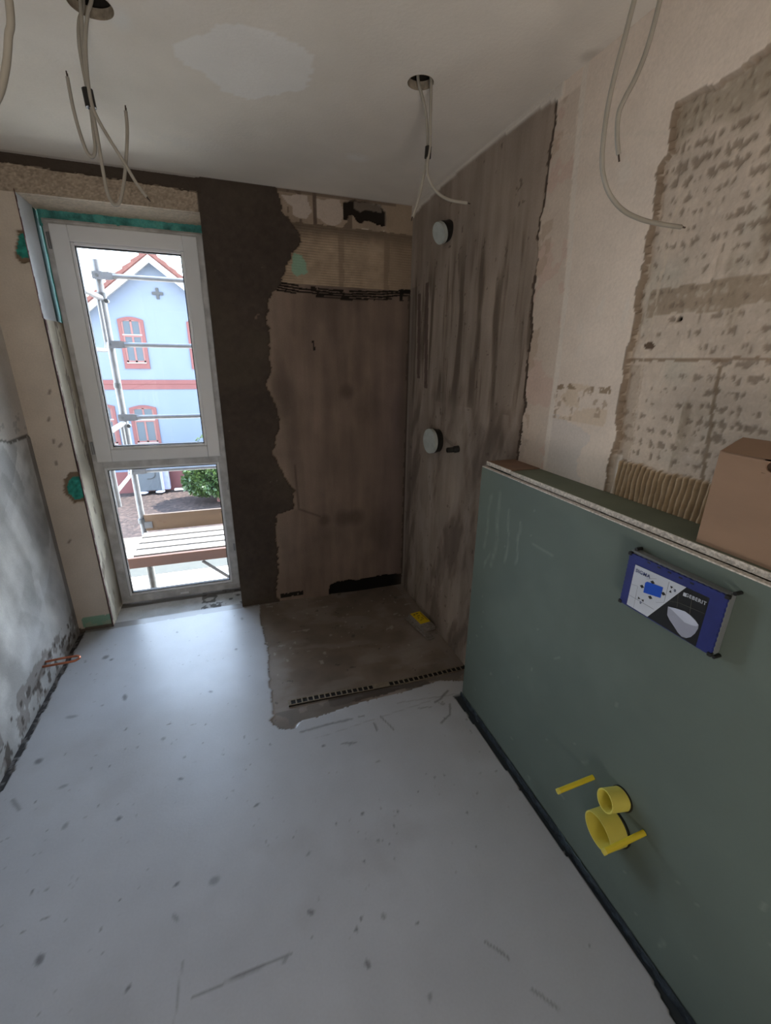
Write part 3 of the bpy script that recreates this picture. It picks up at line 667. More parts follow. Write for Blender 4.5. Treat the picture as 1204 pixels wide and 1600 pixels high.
# blue front with a toothed rim
m = MB(); pts = []
def edge(p, q, n_, amp, inward):
    for k in range(n_):
        t = k/n_; s_ = amp if k % 2 else 0
        pts.append((.886, p[0]+(q[0]-p[0])*t+inward[0]*s_, p[1]+(q[1]-p[1])*t+inward[1]*s_))
edge((.713, .935), (.713, 1.071), 24, .0012, (-1, 0)); edge((.713, 1.071), (.482, 1.077), 34, .0015, (0, -1))
edge((.482, 1.077), (.482, .938), 24, .0015, (1, 0)); edge((.482, .938), (.713, .935), 30, .0005, (0, 1))
m.prism(pts, (-.005, 0, 0)); blue = m.build('blue_rim', M_blue, cc)
XF = .8808
def decal(name, pts, mt, lift, parent=cc, label=None):
    return MB().prism([(XF-lift, y, z) for y, z in pts], (.0004, 0, 0)).build(name, mt, parent, label=label)
card = MB().prism([(XF, y, z) for y, z in [(.692, .9385), (.692, 1.049), (.514, 1.055), (.514, .9385)]], (.0006, 0, 0)).build('printed_card', M_blk, cc)
decal('card_white_field', [(.691, .9395), (.691, 1.048), (.564, 1.0535), (.632, .9395)], M_wht, .0006, card)
decal('picture_button', [(.656, 1.017), (.652, 1.022), (.612, 1.028), (.612, 1.001), (.655, .992)], mat('bright_blue_print', (.05, .30, .75), rough=.4), .0014, card)
m = MB()
for (y, z) in ((.639, 1.027), (.662, 1.004), (.608, 1.014), (.636, .989)):
    m.prism([(XF-.0012, y+a*.0045, z+b*.0045) for a, b in ((-1.3, 0), (0, 1), (1.3, 0), (0, -1))], (.0004, 0, 0))
for (y, z) in ((.594, 1.037), (.594, 1.028)):
    s_ = 1 if z > 1.03 else -1
    m.prism([(XF-.0012, y+.003, z+.003*s_), (XF-.0012, y-.003, z+.003*s_), (XF-.0012, y, z-.003*s_)], (.0004, 0, 0))
for (y, s_) in ((.662, 1), (.653, -1)):
    m.prism([(XF-.0012, y+.003*s_, .975), (XF-.0012, y+.003*s_, .969), (XF-.0012, y-.003*s_, .972)], (.0004, 0, 0))
m.build('picture_arrows', M_scr, card)
m = MB()
for L_ in ([(.690, .996), (.673, .999), (.671, .941)], [(.690, .966), (.621, .966)], [(.602, 1.047), (.602, .995), (.620, .985)], [(.655, 1.028), (.632, 1.040)]):
    m = MB(); m.tube([(XF-.0006, a, b) for a, b in L_], .0004, seg=4, sub=1); m.build('picture_line', mat('grey_line', (.45, .47, .52), rough=.6), card)
m = MB()
for L_ in ([(.60, 1.002), (.57, 1.012), (.515, 1.018)], [(.577, 1.034), (.572, 1.0)], [(.547, 1.034), (.543, 1.0)]):
    m = MB(); m.tube([(XF-.0002, a, b) for a, b in L_], .0004, seg=4, sub=1); m.build('picture_line', mat('dim_line', (.33, .33, .30), rough=.6), card)
decal('toilet_picture', [(.591, .991), (.572, .996), (.553, 1.000), (.541, .999), (.528, .994), (.520, .988), (.519, .980), (.522, .966), (.528, .953), (.536, .945), (.546, .942), (.556, .946), (.568, .955), (.580, .963), (.588, .971)], mat('toilet_print', (.56, .58, .65), rough=.5), .0008, card)
decal('toilet_lid_picture', [(.591, .991), (.572, .997), (.553, 1.001), (.541, .999), (.528, .994), (.520, .988), (.523, .983), (.534, .979), (.548, .977), (.562, .982), (.578, .988)], mat('toilet_lid_print', (.70, .73, .80), rough=.5), .0012, card)
def text(s, size, parent, mt, origin, ux, uz, depth=.0004, name='lettering'):
    cu = bpy.data.curves.new('lettering', 'FONT'); cu.body = s; cu.size = size; cu.extrude = depth/2; cu.offset = size*.006; cu.space_character = 1.12; cu.align_x = 'CENTER'; cu.align_y = 'CENTER'
    t = bpy.data.objects.new('t', cu); COL.objects.link(t); bpy.context.view_layer.update()
    me = bpy.data.meshes.new_from_object(t.evaluated_get(bpy.context.evaluated_depsgraph_get())); bpy.data.objects.remove(t)
    ux = Vector(ux).normalized(); uz = Vector(uz).normalized(); nn = ux.cross(uz)
    M = Matrix.Translation(Vector(origin)) @ Matrix((ux, uz, nn)).transposed().to_4x4()
    me.transform(M); me.materials.clear(); me.materials.append(mt)
    o = bpy.data.objects.new(name, me); COL.objects.link(o); o.parent = parent
    T = Matrix.Identity(4); q = parent
    while q is not None: T = (Matrix.Translation(q.location) @ q.rotation_euler.to_matrix().to_4x4()) @ T; q = q.parent
    me.transform(T.inverted()); return o
M_navy = mat('navy_print', (.18, .24, .45), rough=.5)
text('SIGMA', .0125, card, M_navy, (XF-.0012, .667, 1.0355), (0, -1, .02), (0, 0, 1))
text('GEBERIT', .0110, card, M_wht, (XF-.0012, .539, 1.0388), (0, -1, .06), (0, .06, 1))
decal('logo_square', [(.566, 1.0325), (.566, 1.0405), (.559, 1.0410), (.559, 1.0330)], M_wht, .0010, card)
text('0', .009, card, M_navy, (XF-.0012, .585, 1.034), (0, -1, 0), (0, 0, 1)); text('0', .009, card, M_navy, (XF-.0012, .656, .9635), (0, -1, 0), (0, 0, 1))
for (y, z) in ((.711, 1.069), (.484, 1.074), (.485, .940), (.711, .938)):
    MB().box((.878, y-.004, z-.004), (.887, y+.004, z+.004), .001).build('corner_clip', M_scr, cc)
for (y, z) in ((.705, 1.081), (.478, 1.083), (.481, .934)):
    MB().cyl((.889, y, z), (.9069, y, z), .004, seg=12).build('peg', M_scr, cc)
for k in range(5): MB().box((.8803, .655-.026*k, 1.066), (.8812, .663-.026*k, 1.069)).build('slot', M_scr, blue)

# ---- toilet connections
M_yel = mat('yellow_plastic', (.80, .72, .12), rough=.45, c2=(.84, .77, .20), scale=12)
M_yel2 = mat('pale_yellow_plastic', (.84, .80, .38), rough=.45, var=.04)
def rod(y, z, yt, zt, label):
    r = empty('bolt_sleeve', (.907, y, z), label, 'pipe sleeve', 'yellow sleeves of the toilet bolts')
    d = Vector((.792-.907, yt-y, zt-z)); p = Vector((.9068, y, z)); q = p+d
    MB().cyl(p, p+d*.93, .0072, seg=20, inner=.0052).build('sleeve', M_yel, r, smooth=True)
    MB().cyl(p+d*.93, q, .0078, seg=20, inner=.0054).build('sleeve_tip', M_yel2, r, smooth=True, label='paler open end of the sleeve')
    MB().cyl(p, p+d*.85, .0050, seg=12).build('threaded_bolt', M_scr, r, smooth=True)
rod(.695, .348, .708, .320, 'thin yellow sleeve on the half wall, farther left one above the round stubs')
rod(.521, .356, .535, .317, 'thin yellow sleeve on the half wall crossing in front of the large round stub')
def stub(name, c, tip, r, label, th=.0035):
    e = empty(name, (.907, c[0], c[1]), label, 'pipe stub')
    p = Vector((.9065, c[0], c[1])); q = Vector(tip)
    MB().cyl(p, q, r, seg=48, inner=r-th).build('pipe_wall', M_yel2, e, smooth=True)
    d = (q-p)
    MB().cyl(p+d*.16, p+d*.20, r-th-.0005, seg=48).build('stop_disc', M_yel, e, label='deeper yellow closed bottom inside the stub')
    MB().cyl((.9068, c[0], c[1]), (.9040, c[0], c[1]), r+.0035, seg=48, inner=r+.0002).build('cut_gap', M_scr, e, label='dark gap around the pipe')
    return e
stub('flush_pipe_stub', (.598, .382), (.852, .605, .387), .030, 'small round yellow pipe stub in the half wall')
stub('drain_pipe_stub', (.600, .275), (.852, .604, .270), .0510, 'large round yellow drain pipe stub low in the half wall')

# ================================================================== CARDBOARD BOX
M_card = mat('cardboard', (.56, .46, .38), rough=.85, var=.04, scale=5, stretch=(1, 1, 3))
M_cardin = mat('cardboard_dark', (.30, .24, .19), rough=.9)
bx = empty('cardboard_box', (.99, .38, 1.137), 'brown cardboard box standing on top of the green half wall', 'box')
th = .004; bx0, bx1, by0, by1, bz0, bz1 = .932, 1.030, .16, .603, 1.1375, 1.338
m = MB(); hy, hz, hr = .498, 1.325, .016
ring = [(hy+math.cos(a)*hr*1.25, hz+math.sin(a)*hr*.8) for a in [2*PI*k/24 for k in range(24)]]
# front panel with a hand hole: four strips around it
m.box((bx0, hy+.022, bz0), (bx0+th, by1, bz1)).box((bx0, by0, bz0), (bx0+th, hy-.022, bz1)).box((bx0, hy-.022, bz0), (bx0+th, hy+.022, hz-.0135))
for k in range(24):       # infill between round hole and its square opening
    a0 = 2*PI*k/24; a1 = 2*PI*(k+1)/24
    def sq(a):
        c_, s_ = math.cos(a), math.sin(a); f = min(.022/max(abs(c_), 1e-6), .0135/max(abs(s_), 1e-6)); return (hy+c_*f, min(hz+s_*f, bz1))
    i0 = (hy+math.cos(a0)*.018, min(hz+math.sin(a0)*.011, bz1)); i1 = (hy+math.cos(a1)*.018, min(hz+math.sin(a1)*.011, bz1)); q0 = sq(a0); q1 = sq(a1)
    m.prism([(bx0, *i0), (bx0, *i1), (bx0, *q1), (bx0, *q0)], (th, 0, 0))
m.box((bx1-th, by0, bz0), (bx1, by1, bz1)).box((bx0+th, by0, bz0), (bx1-th, by0+th, bz1)).box((bx0+th, by1-th, bz0), (bx1-th, by1, bz1)).box((bx0, by0, bz0), (bx1, by1, bz0+th))
m.build('body', M_card, bx)
MB().box((bx0+th+.001, hy-.03, hz-.03), (bx0+th+.003, hy+.03, hz+.01)).build('hand_hole', M_cardin, bx, label='dark hand hole')
m = MB(); m.prism([(bx0, by1-.001, bz1), (bx0, by0, bz1), (1.030, by0+.04, 1.362), (1.030, .628, 1.357)], (0, 0, -.003)); m.build('top_flap', M_card, bx)

# ================================================================== SHOWER FITTINGS
M_cap = mat('grey_white_cap', (.68, .71, .70), rough=.55, var=.05, scale=30)
M_blkp = mat('black_plastic', (.06, .06, .06), rough=.45, c2=(.14, .14, .13), scale=60)
def mixer(y, z, tipy, tipz, x1, r, label):
    e = empty('mixer_housing', (1.052, y, z), label, 'mixer housing')
    p = Vector((1.053, y, z)); q = Vector((x1, tipy, tipz)); d = q-p
    MB().cyl(p, p+d*.72, r*.93, seg=40).build('housing', M_blkp, e, smooth=True)
    MB().cyl(p+d*.45, p+d*.60, r*.99, seg=40).build('collar', M_blkp, e, smooth=True)
    MB().cyl(p+d*.72, q, r, seg=40).build('cap', M_cap, e, smooth=True, label='pale cap')
    return e
mixer(2.14, 2.090, 2.13, 2.068, .992, .046, 'upper black fitting with pale round cap, near the ceiling on the shower wall')
mixer(2.135, 1.098, 2.13, 1.097, .992, .066, 'lower black fitting with large pale round cap on the shower wall')
ps = empty('pipe_outlet', (1.052, 1.90, 1.092), 'short dark pipe outlet beside the lower round cap', 'pipe')
MB().cyl((1.053, 1.905, 1.094), (1.028, 1.91, 1.090), .017, seg=24).build('nut', M_blkp, ps, smooth=True)
MB().cyl((1.028, 1.91, 1.090), (.992, 1.915, 1.088), .013, seg=24, inner=.010).build('pipe', M_blkp, ps, smooth=True)
MB().cyl((1.030, 1.91, 1.090), (1.026, 1.91, 1.090), .010, seg=24).build('plug', mat('brass', (.55, .40, .22), rough=.4, metal=.7), ps)

# drain channel: slotted frame between two rails
M_rail = mat('channel_metal', (.52, .48, .42), rough=.6, metal=.0, var=.10, scale=40)
dr = empty('shower_channel', (.57, 1.655, -.02), 'long slotted shower drain channel set in the dark screed', 'drain channel')
dx0, dx1, dyc, dw = .120, 1.045, 1.655, .0165
ang = 0
def dz(x):  t = min(max((x-.08)/.72, 0), 1); return -.030*(t*t*(3-2*t)) - .003 + .004
NS = 34; pitch = (dx1-dx0-.012)/NS
m = MB()
rail1 = []; 
for k in range(NS):
    xa = dx0+.006+k*pitch; xb = xa+pitch; za = dz(xa)+.004; zb = dz(xb)+.004
    for yy, w_ in ((dyc-dw, .0035), (dyc+dw-.0035, .0035)):
        m.prism([(xa, yy, za), (xb, yy, zb), (xb, yy+w_, zb), (xa, yy+w_, za)], (0, 0, -.014))
    solid = 15 <= k <= 17
    wbar = pitch if solid else pitch*.24
    m.prism([(xa, dyc-dw, za), (xa+wbar, dyc-dw, za), (xa+wbar, dyc+dw, za), (xa, dyc+dw, za)], (0, 0, -.006))
m.prism([(dx0, dyc-dw, dz(dx0)+.005), (dx0+.008, dyc-dw, dz(dx0)+.005), (dx0+.008, dyc+dw, dz(dx0)+.005), (dx0, dyc+dw, dz(dx0)+.005)], (0, 0, -.014))
m.build('grating', M_rail, dr)
m = MB()
for k in range(12):
    xa = dx0+(dx1-dx0)*k/12; xb = dx0+(dx1-dx0)*(k+1)/12
    m.prism([(xa, dyc-dw-.004, dz(xa)+.001), (xb, dyc-dw-.004, dz(xb)+.001), (xb, dyc+dw+.002, dz(xb)+.001), (xa, dyc+dw+.002, dz(xa)+.001)], (0, 0, -.004))
m.build('trough', mat('trough_black', (.05, .045, .04), rough=.7), dr)
# package
pk = empty('tile_levelling_pack', (.985, 2.10, -.026), 'small wrapped pack with a bright yellow label lying on the shower floor', 'package')
pk.name = 'wrapped_pack'
R_ = Matrix.Rotation(math.radians(8), 3, 'Z').to_euler()
M_wrap = mat('grey_wrap', (.52, .50, .48), rough=.35, var=.15, scale=50, bump=.4, bscale=60)
MB().rbox((.985, 2.10, -.013), (.085, .185, .026), R_, .006).build('wrapped_block', M_wrap, pk)
MB().rbox((.985, 2.125, .0006), (.070, .125, .0012), R_).build('label_sheet', mat('yellow_paper', (.86, .74, .05), rough=.6, var=.02), pk, label='yellow label')
m = MB()
for (a, b, c_, d_) in ((-.018, .04, .012, .010), (.004, .045, .016, .008), (.0, .02, .018, .006), (-.012, .0, .010, .006), (.012, -.005, .014, .005), (.006, -.02, .020, .004), (-.01, -.03, .014, .004), (.027, .0, .003, .085)):
    v_ = Vector((a, b, 0)); v_.rotate(R_); m.rbox((.985+v_.x, 2.125+v_.y, .0014), (c_, d_, .0005), R_)
m.build('label_marks', mat('brown_ink', (.35, .28, .05), rough=.6), pk)
MB().rbox((.952, 2.06, -.023), (.05, .26, .003), Matrix.Rotation(math.radians(10), 3, 'Z').to_euler()).build('wrapping_flap', M_wrap, pk)
# copper loop from the left wall
M_cop = mat('copper', (.72, .45, .34), rough=.4, metal=.8, var=.1, scale=40)
cp = [(-.958, 2.148, .125), (-.90, 2.150, .128), (-.830, 2.150, .129), (-.812, 2.142, .129), (-.806, 2.130, .129), (-.812, 2.118, .129), (-.830, 2.110, .128), (-.90, 2.110, .127), (-.958, 2.112, .125)]
cpo = MB().tube(cp, .0055, seg=10, sub=4).build('copper_pipe_loop', M_cop, smooth=True)
tag(cpo, 'bent copper pipe loop sticking out of the left wall near the floor', 'copper pipe')

# ================================================================== CABLES
M_cab = mat('grey_cable', (.60, .585, .55), rough=.45, var=.04, scale=20)
M_tip = mat('stripped_tip', (.25, .20, .17), rough=.5)
M_tape = mat('black_tape', (.05, .05, .05), rough=.4)
def cable(pts, r, label, group=None, ya=None):
    root = MB().tube(pts, r, seg=10, sub=6).build('cable', M_cab, smooth=True); tag(root, label, 'cable', group)
    p = Vector(pts[-1]); d = (p-Vector(pts[-2])).normalized()
    m = MB(); o1 = d.orthogonal().normalized()*r*.4
    m.cyl(p, p+d*.012, r*.38, seg=8); m.cyl(p+o1*.8, p+o1+d*.008, r*.34, seg=8)
    m.build('wire_end', M_tip, root, smooth=True, label='dark cut wire end')
    return root
def Y3(L_, y, dy=0.0, top=None):
    out = [(x, y+dy*i/len(L_), z) for i, (x, z) in enumerate(L_)]
    return ([top] if top else []) + out
g1 = 'cables hanging from the ceiling hole above the shower'
CA = [(0.634, 2.316), (0.651, 2.272), (0.666, 2.227), (0.675, 2.147), (0.672, 2.113), (0.663, 2.069), (0.648, 2.006), (0.629, 1.954)]
CB = [(0.67, 2.322), (0.672, 2.276), (0.674, 2.196), (0.675, 2.143), (0.668, 2.095), (0.675, 2.061), (0.704, 2.03), (0.752, 2.012), (0.82, 2.01)]
cable(Y3(CA, 1.56, 0, (.63, 1.565, 2.40)), .0047, 'thin grey cable from the hole above the shower, its end hanging straight down', g1)
cable(Y3(CB, 1.545, 0, (.665, 1.55, 2.40)), .0047, 'thin grey cable from the hole above the shower, its end curling right', g1)
g2 = 'cables hanging from the ceiling hole before the window'
S1 = [(-0.244, 2.309), (-0.26, 2.271), (-0.268, 2.222), (-0.267, 2.148), (-0.265, 2.113), (-0.268, 2.057), (-0.272, 2.012), (-0.284, 1.997), (-0.296, 2.021), (-0.305, 2.091), (-0.306, 2.158)]
S2 = [(-0.249, 2.285), (-0.255, 2.237), (-0.260, 2.162), (-0.262, 2.11), (-0.259, 2.058), (-0.259, 1.976), (-0.257, 1.915), (-0.244, 1.890), (-0.228, 1.905), (-0.207, 1.969), (-0.188, 2.056), (-0.184, 2.103)]
S3 = [(-0.219, 2.311), (-0.234, 2.276), (-0.25, 2.213), (-0.258, 2.124), (-0.252, 2.079), (-0.228, 2.029), (-0.203, 1.984), (-0.182, 1.943), (-0.161, 1.914)]
cable(Y3(S1, 1.560, 0, (-.235, 1.56, 2.40)), .0042, 'grey cable before the window whose end loops back up to the left', g2)
cable(Y3(S2, 1.545, 0, (-.240, 1.55, 2.40)), .0042, 'grey cable before the window hanging lowest in a long U', g2)
cable(Y3(S3, 1.532, 0, (-.205, 1.54, 2.40)), .0042, 'grey cable before the window with a straight end slanting down right', g2)
def tape(p, q, r, label):
    tag(MB().cyl(p, q, r, seg=16).build('tape_band', M_tape, smooth=True), label, 'tape')
tape((.6735, 1.552, 2.148), (.6720, 1.552, 2.118), .0105, 'black tape band binding the two cables above the shower')
tape((-.2645, 1.547, 2.135), (-.2625, 1.547, 2.098), .0125, 'black tape band binding the three cables before the window')
g3 = 'thick cables hanging at the right edge of the ceiling'
C1 = [(0.744, 2.112), (0.735, 2.059), (0.726, 2.010), (0.720, 1.959), (0.720, 1.914), (0.724, 1.875), (0.734, 1.848), (0.756, 1.821), (0.795, 1.799), (0.846, 1.788), (0.901, 1.785), (0.962, 1.785)]
C2 = [(0.801, 2.123), (0.795, 2.079), (0.786, 2.040), (0.772, 2.004), (0.756, 1.974), (0.747, 1.948), (0.752, 1.914), (0.762, 1.888)]
cable([(.800, .83, 2.42), (.785, .828, 2.32), (.766, .826, 2.22)] + Y3(C1, .825), .0045, 'long grey cable at upper right ending in a wide curve to the right', g3)
cable([(.830, .84, 2.42), (.825, .835, 2.32), (.814, .828, 2.22)] + Y3(C2, .825), .0045, 'shorter grey cable at upper right whose end hangs down', g3)
C4 = [(-0.214, 1.921), (-0.223, 1.884), (-0.234, 1.849), (-0.252, 1.814), (-0.294, 1.766), (-0.350, 1.752), (-0.392, 1.780)]
cable([(-.185, .84, 2.42), (-.195, .84, 2.25), (-.205, .84, 2.08)] + Y3(C4, .84), .0045, 'grey cable at the upper left corner of the view')

# ================================================================== OUTSIDE
GZ = -4.1
M_pave = mat('pale_paving', (.80, .76, .70), rough=.9, var=.04, scale=3)
tag(MB().box((-40, 3.05, GZ-.3), (40, 60, GZ)).build('ground', M_pave), kind='structure')
tag(MB().box((-1.4, 3.05, GZ), (1.4, 3.06, -.5)).build('wall_outer', MATS['old_plaster']), kind='structure')
# mulch bed
def mulchf(u, v):
    cv = Canvas(u, v, (.19, .15, .135)); n_ = vn(u, v, 14, 501, 3); cv.c *= (1+.45*n_)[:, None]; cv.put(vn(u, v, 22, 502, 2) > .45, (.33, .27, .235), .7); cv.d = .03*n_
    return cv
M_mul = paint_mat('mulch_ground', bump=.8, bscale=25, grain=.3, gscale=20)
mu = grid('mulch_bed', (0, 0, GZ+.27), (1, 0, 0), (0, 1, 0), (0, 0, 1), axis(-9, 6, .06), axis(14.34, 19.90, .06), mulchf, M_mul)
tag(mu, 'reddish brown bark mulch bed in front of the pale blue house', 'mulch', kind='stuff')
tag(MB().box((-9, 14.22, GZ), (6, 14.33, GZ+.33), .01).build('bed_edging', mat('grey_timber', (0.473, 0.421, 0.361), rough=.8, var=.1, stretch=(.2, 1, 1))), 'low timber edging along the front of the mulch bed', 'edging')
tag(MB().box((-9, 12.12, GZ), (6, 12.72, GZ+.012)).build('shadow_strip', mat('painted_shadow', (.22, .215, .19), rough=.9, var=.08)), 'dark strip put in for a shadow across the pale paving below the scaffold', 'painted shadow')  # thin dark slab standing in for a cast shadow on the paving
# house
HY = 20.0
M_hw = mat('pale_blue_render', (0.316, 0.349, 0.405), rough=.9, var=.012, scale=1.5)
M_red = mat('red_trim', (0.332, 0.174, 0.167), rough=.8, var=.03, scale=3)
M_tile = mat('roof_tiles', (0.269, 0.134, 0.110), rough=.85, c2=(0.332, 0.190, 0.158), scale=6, bump=.4, bscale=12)
M_fas = mat('white_fascia', (0.475, 0.475, 0.483), rough=.6, var=.01)
M_wood = mat('brown_window_wood', (0.361, 0.206, 0.189), rough=.6, var=.06)
house = empty('neighbour_house', (-2.3, HY, GZ), 'pale blue house with red bands and tiled gable, seen through the window', 'house')
ax_, az_ = -2.30, 4.86; sl = .79
hl, hr_ = -7.2, 2.6
m = MB(); ez = az_-sl*(ax_-hl)
m.prism([(hl, HY, GZ), (hr_, HY, GZ), (hr_, HY, az_-sl*(hr_-ax_)), (ax_, HY, az_), (hl, HY, az_-sl*(ax_-hl))], (0, 8, 0))
m.build('wall', M_hw, house)
OV = .45
for s_ in (-1, 1):
    xe = ax_+s_*5.3
    nrm = Vector((s_*sl, 0, 1)).normalized()
    def rp_(x, up): return Vector((x, HY-OV, az_+.05-sl*abs(x-ax_)))+nrm*up
    a0 = rp_(ax_, 0); a0.x = ax_; b0 = rp_(xe, 0)
    m = MB(); m.prism([(ax_, HY-OV, az_+.12), (ax_, HY-OV, az_+.33), tuple(b0+Vector((0, 0, .28))), tuple(b0+Vector((0, 0, .07)))], (0, 8.4, 0)); rf = m.build('roof', M_tile, house)
    # tile courses stepping up the verge
    m = MB(); n_ = 18
    for k in range(n_):
        t0 = k/n_; x0_ = ax_+(xe-ax_)*t0; x1_ = ax_+(xe-ax_)*(t0+1/n_)
        zt0 = az_+.33-sl*abs(x0_-ax_); zt1 = az_+.33-sl*abs(x1_-ax_)
        m.prism([(x0_, HY-OV-.03, zt0-.12), (x0_, HY-OV-.03, zt0+.015), (x1_, HY-OV-.03, zt1+.07), (x1_, HY-OV-.03, zt1-.12)], (0, 8.4, 0))
    m.build('tile_courses', M_tile, rf)
    m = MB(); m.prism([(ax_, HY-OV-.04, az_-.10), (ax_, HY-OV-.04, az_+.15), (xe, HY-OV-.04, az_+.15-sl*5.3), (xe, HY-OV-.04, az_-.10-sl*5.3)], (0, .06, 0)); m.build('fascia', M_fas, house)
    m = MB(); m.prism([(ax_, HY-OV, az_-.02), (ax_, HY-OV, az_+.12), (xe, HY-OV, az_+.12-sl*5.3), (xe, HY-OV, az_-.02-sl*5.3)], (0, OV+.05, 0)); m.build('soffit', M_fas, house)
m = MB(); m.box((hl, HY-.05, .53), (hr_, HY, .69), .01).box((hl, HY-.03, .33), (hr_, HY, .53)); m.build('band', M_red, house)
MB().box((hl, HY-.06, GZ), (hr_, HY, -2.95), .01).build('plinth', M_red, house, label='red plinth')
m = MB(); m.box((-2.26, HY-.05, 3.62), (-2.16, HY, 4.0)).box((-2.40, HY-.055, 3.76), (-2.02, HY, 3.86)); m.build('wall_anchor', mat('dark_iron', (.08, .085, .095), rough=.6), house, label='dark cross shaped wall anchor')
M_gl1 = bpy.data.materials.new('house_glass'); M_gl1.use_nodes = True
b = M_gl1.node_tree.nodes['Principled BSDF']; b.inputs['Base Color'].default_value = (.045, .055, .065, 1); b.inputs['Roughness'].default_value = .06; b.inputs['Specular IOR Level'].default_value = .10
def hwin(xc, z0, z1, w_=.86):
    arch = .10; pr = []
    def arcpts(x0, x1, z, h): return [(x0+(x1-x0)*k/10, z+h*math.sin(PI*k/10)) for k in range(11)]
    def ringp(x0, x1, za, zb, h): return [(x0, za), (x1, za)] + list(reversed(arcpts(x0, x1, zb, h)))
    fo = ringp(xc-w_/2, xc+w_/2, z0, z1-arch, arch); t = .11
    fi = ringp(xc-w_/2+t, xc+w_/2-t, z0+.22, z1-arch-.09, arch)
    m = MB(); n_ = len(fo); Y_ = HY-.05
    A = [m.bm.verts.new((x, Y_, z)) for x, z in fo]; B = [m.bm.verts.new((x, Y_, z)) for x, z in fi]
    C_ = [m.bm.verts.new((x, HY+.0, z)) for x, z in fo]; D = [m.bm.verts.new((x, HY-.001, z)) for x, z in fi]
    for k in range(n_):
        j = (k+1) % n_
        m.bm.faces.new((A[k], A[j], B[j], B[k])); m.bm.faces.new((A[k], C_[k], C_[j], A[j])); m.bm.faces.new((B[k], B[j], D[j], D[k]))
    wn = m.build('window', M_red, house)
    m = MB(); m.prism([(x, HY-.022, z) for x, z in fi], (0, .012, 0)); m.build('pane', M_gl1, wn)
    m = MB(); x0, x1 = xc-w_/2+t, xc+w_/2-t; zt = z1-arch-.02; zm = z0+.22+(zt-z0-.22)*.64
    for xa, xb in ((x0, x0+.06), (x1-.06, x1), (xc-.035, xc+.035)): m.box((xa, HY-.035, z0+.24), (xb, HY-.004, zt))
    m.box((x0, HY-.04, zm-.04), (x1, HY-.004, zm+.04)).box((x0, HY-.035, zt-.03), (x1, HY-.004, zt+.02)).box((x0, HY-.035, z0+.22), (x1, HY-.004, z0+.30))
    m.build('casement', M_wood, wn)
    MB().box((x0-.01, HY-.055, zm+.02), (x1+.01, HY-.03, zm+.055)).build('transom_ledge', M_fas, wn); MB().box((x0-.01, HY-.07, z0+.20), (x1+.01, HY-.02, z0+.235)).build('sill_ledge', M_fas, wn)
for (xc, z0, z1, w_) in ((-3.275, 1.105, 2.96, .87), (-.90, 1.105, 2.96, .87), (-3.345, -2.0, -.28, .97), (-4.78, -2.0, -.20, .92)): hwin(xc, z0, z1, w_)
# heat pump unit on two blocks
hp = empty('heat_pump_unit', (-3.43, 19.55, -3.95), 'dark grey outdoor unit in a white frame against the red plinth', 'outdoor unit')
MB().box((-3.86, 19.35, -3.66), (-3.02, 19.75, -2.75), .02).build('casing', mat('dark_grey_case', (0.224, 0.241, 0.258), rough=.6, var=.03), hp)
MB().box((-3.96, 19.32, -3.66), (-3.86, 19.75, -2.75), .01).build('side_frame', M_fas, hp, label='white side frame'); MB().box((-3.02, 19.32, -3.66), (-2.93, 19.75, -2.75), .01).build('side_frame', M_fas, hp, label='white side frame')
MB().box((-2.93, 19.42, -3.66), (-2.72, 19.75, -2.75)).build('side_casing', mat('lilac_grey_case', (0.447, 0.456, 0.533), rough=.6), hp)
MB().tube([(-3.2, 19.34, -2.8), (-3.19, 19.32, -3.0), (-3.3, 19.32, -3.12), (-3.5, 19.33, -3.15)], .015, seg=8).build('hose', M_scr, hp, smooth=True)
for x in (-3.72, -3.10):
    bm_ = MB(); r = bmesh.ops.create_icosphere(bm_.bm, subdivisions=2, radius=.17); bmesh.ops.scale(bm_.bm, vec=(1.1, 1, .36), verts=r['verts']); bmesh.ops.translate(bm_.bm, vec=(x, 19.40, -3.725), verts=r['verts'])
    tag(bm_.build('foundation_stone', mat('pale_stone', (0.533, 0.559, 0.654), rough=.8, var=.05), smooth=True), 'rounded pale stone under the %s corner of the grey outdoor unit' % ('left' if x < -3.5 else 'right'), 'stone', 'pale stones under the outdoor unit')
tag(MB().box((-2.6, 19.6, GZ+.305), (.5, 19.75, GZ+.38), .01).build('bed_kerb', mat('pale_kerb', (.74, .70, .66), rough=.8)), 'pale kerb stone strip between mulch and the red plinth', 'kerb')
# shrub
def leafy(name, c, rad, n_, leaf, cols, parent):
    rng = np.random.RandomState(3); me = bpy.data.meshes.new(name); V_ = []; F_ = []
    for i in range(n_):
        d = rng.normal(size=3); d /= np.linalg.norm(d); rr_ = rng.uniform(.72, 1.0)**.5 * (1+.14*math.sin(d[0]*9+d[2]*7))
        p = np.array(c)+d*np.array(rad)*rr_; a = rng.normal(size=3); a = a/np.linalg.norm(a)*.6+d*.7; a /= np.linalg.norm(a); b_ = np.cross(a, rng.normal(size=3)); b_ /= np.linalg.norm(b_)
        k = len(V_); s_ = leaf*rng.uniform(.6, 1.3); V_ += [p-b_*s_*.28, p+a*s_*.5-b_*s_*.0+b_*s_*.3, p+a*s_, p+a*s_*.5-b_*s_*.3]; F_.append((k, k+1, k+2, k+3))
    me.from_pydata([tuple(x) for x in V_], [], F_); me.materials.append(cols)
    o = bpy.data.objects.new(name, me); COL.objects.link(o); o.parent = parent; me.transform(Matrix.Translation(-parent.location)); return o
M_leaf = mat('shrub_leaves', (0.103, 0.189, 0.077), rough=.5, c2=(0.224, 0.292, 0.120), scale=2.5)
sh = empty('leafy_shrub', (-.75, 17.6, GZ+.27), 'round green leafy shrub on the mulch seen in the lower pane', 'shrub')
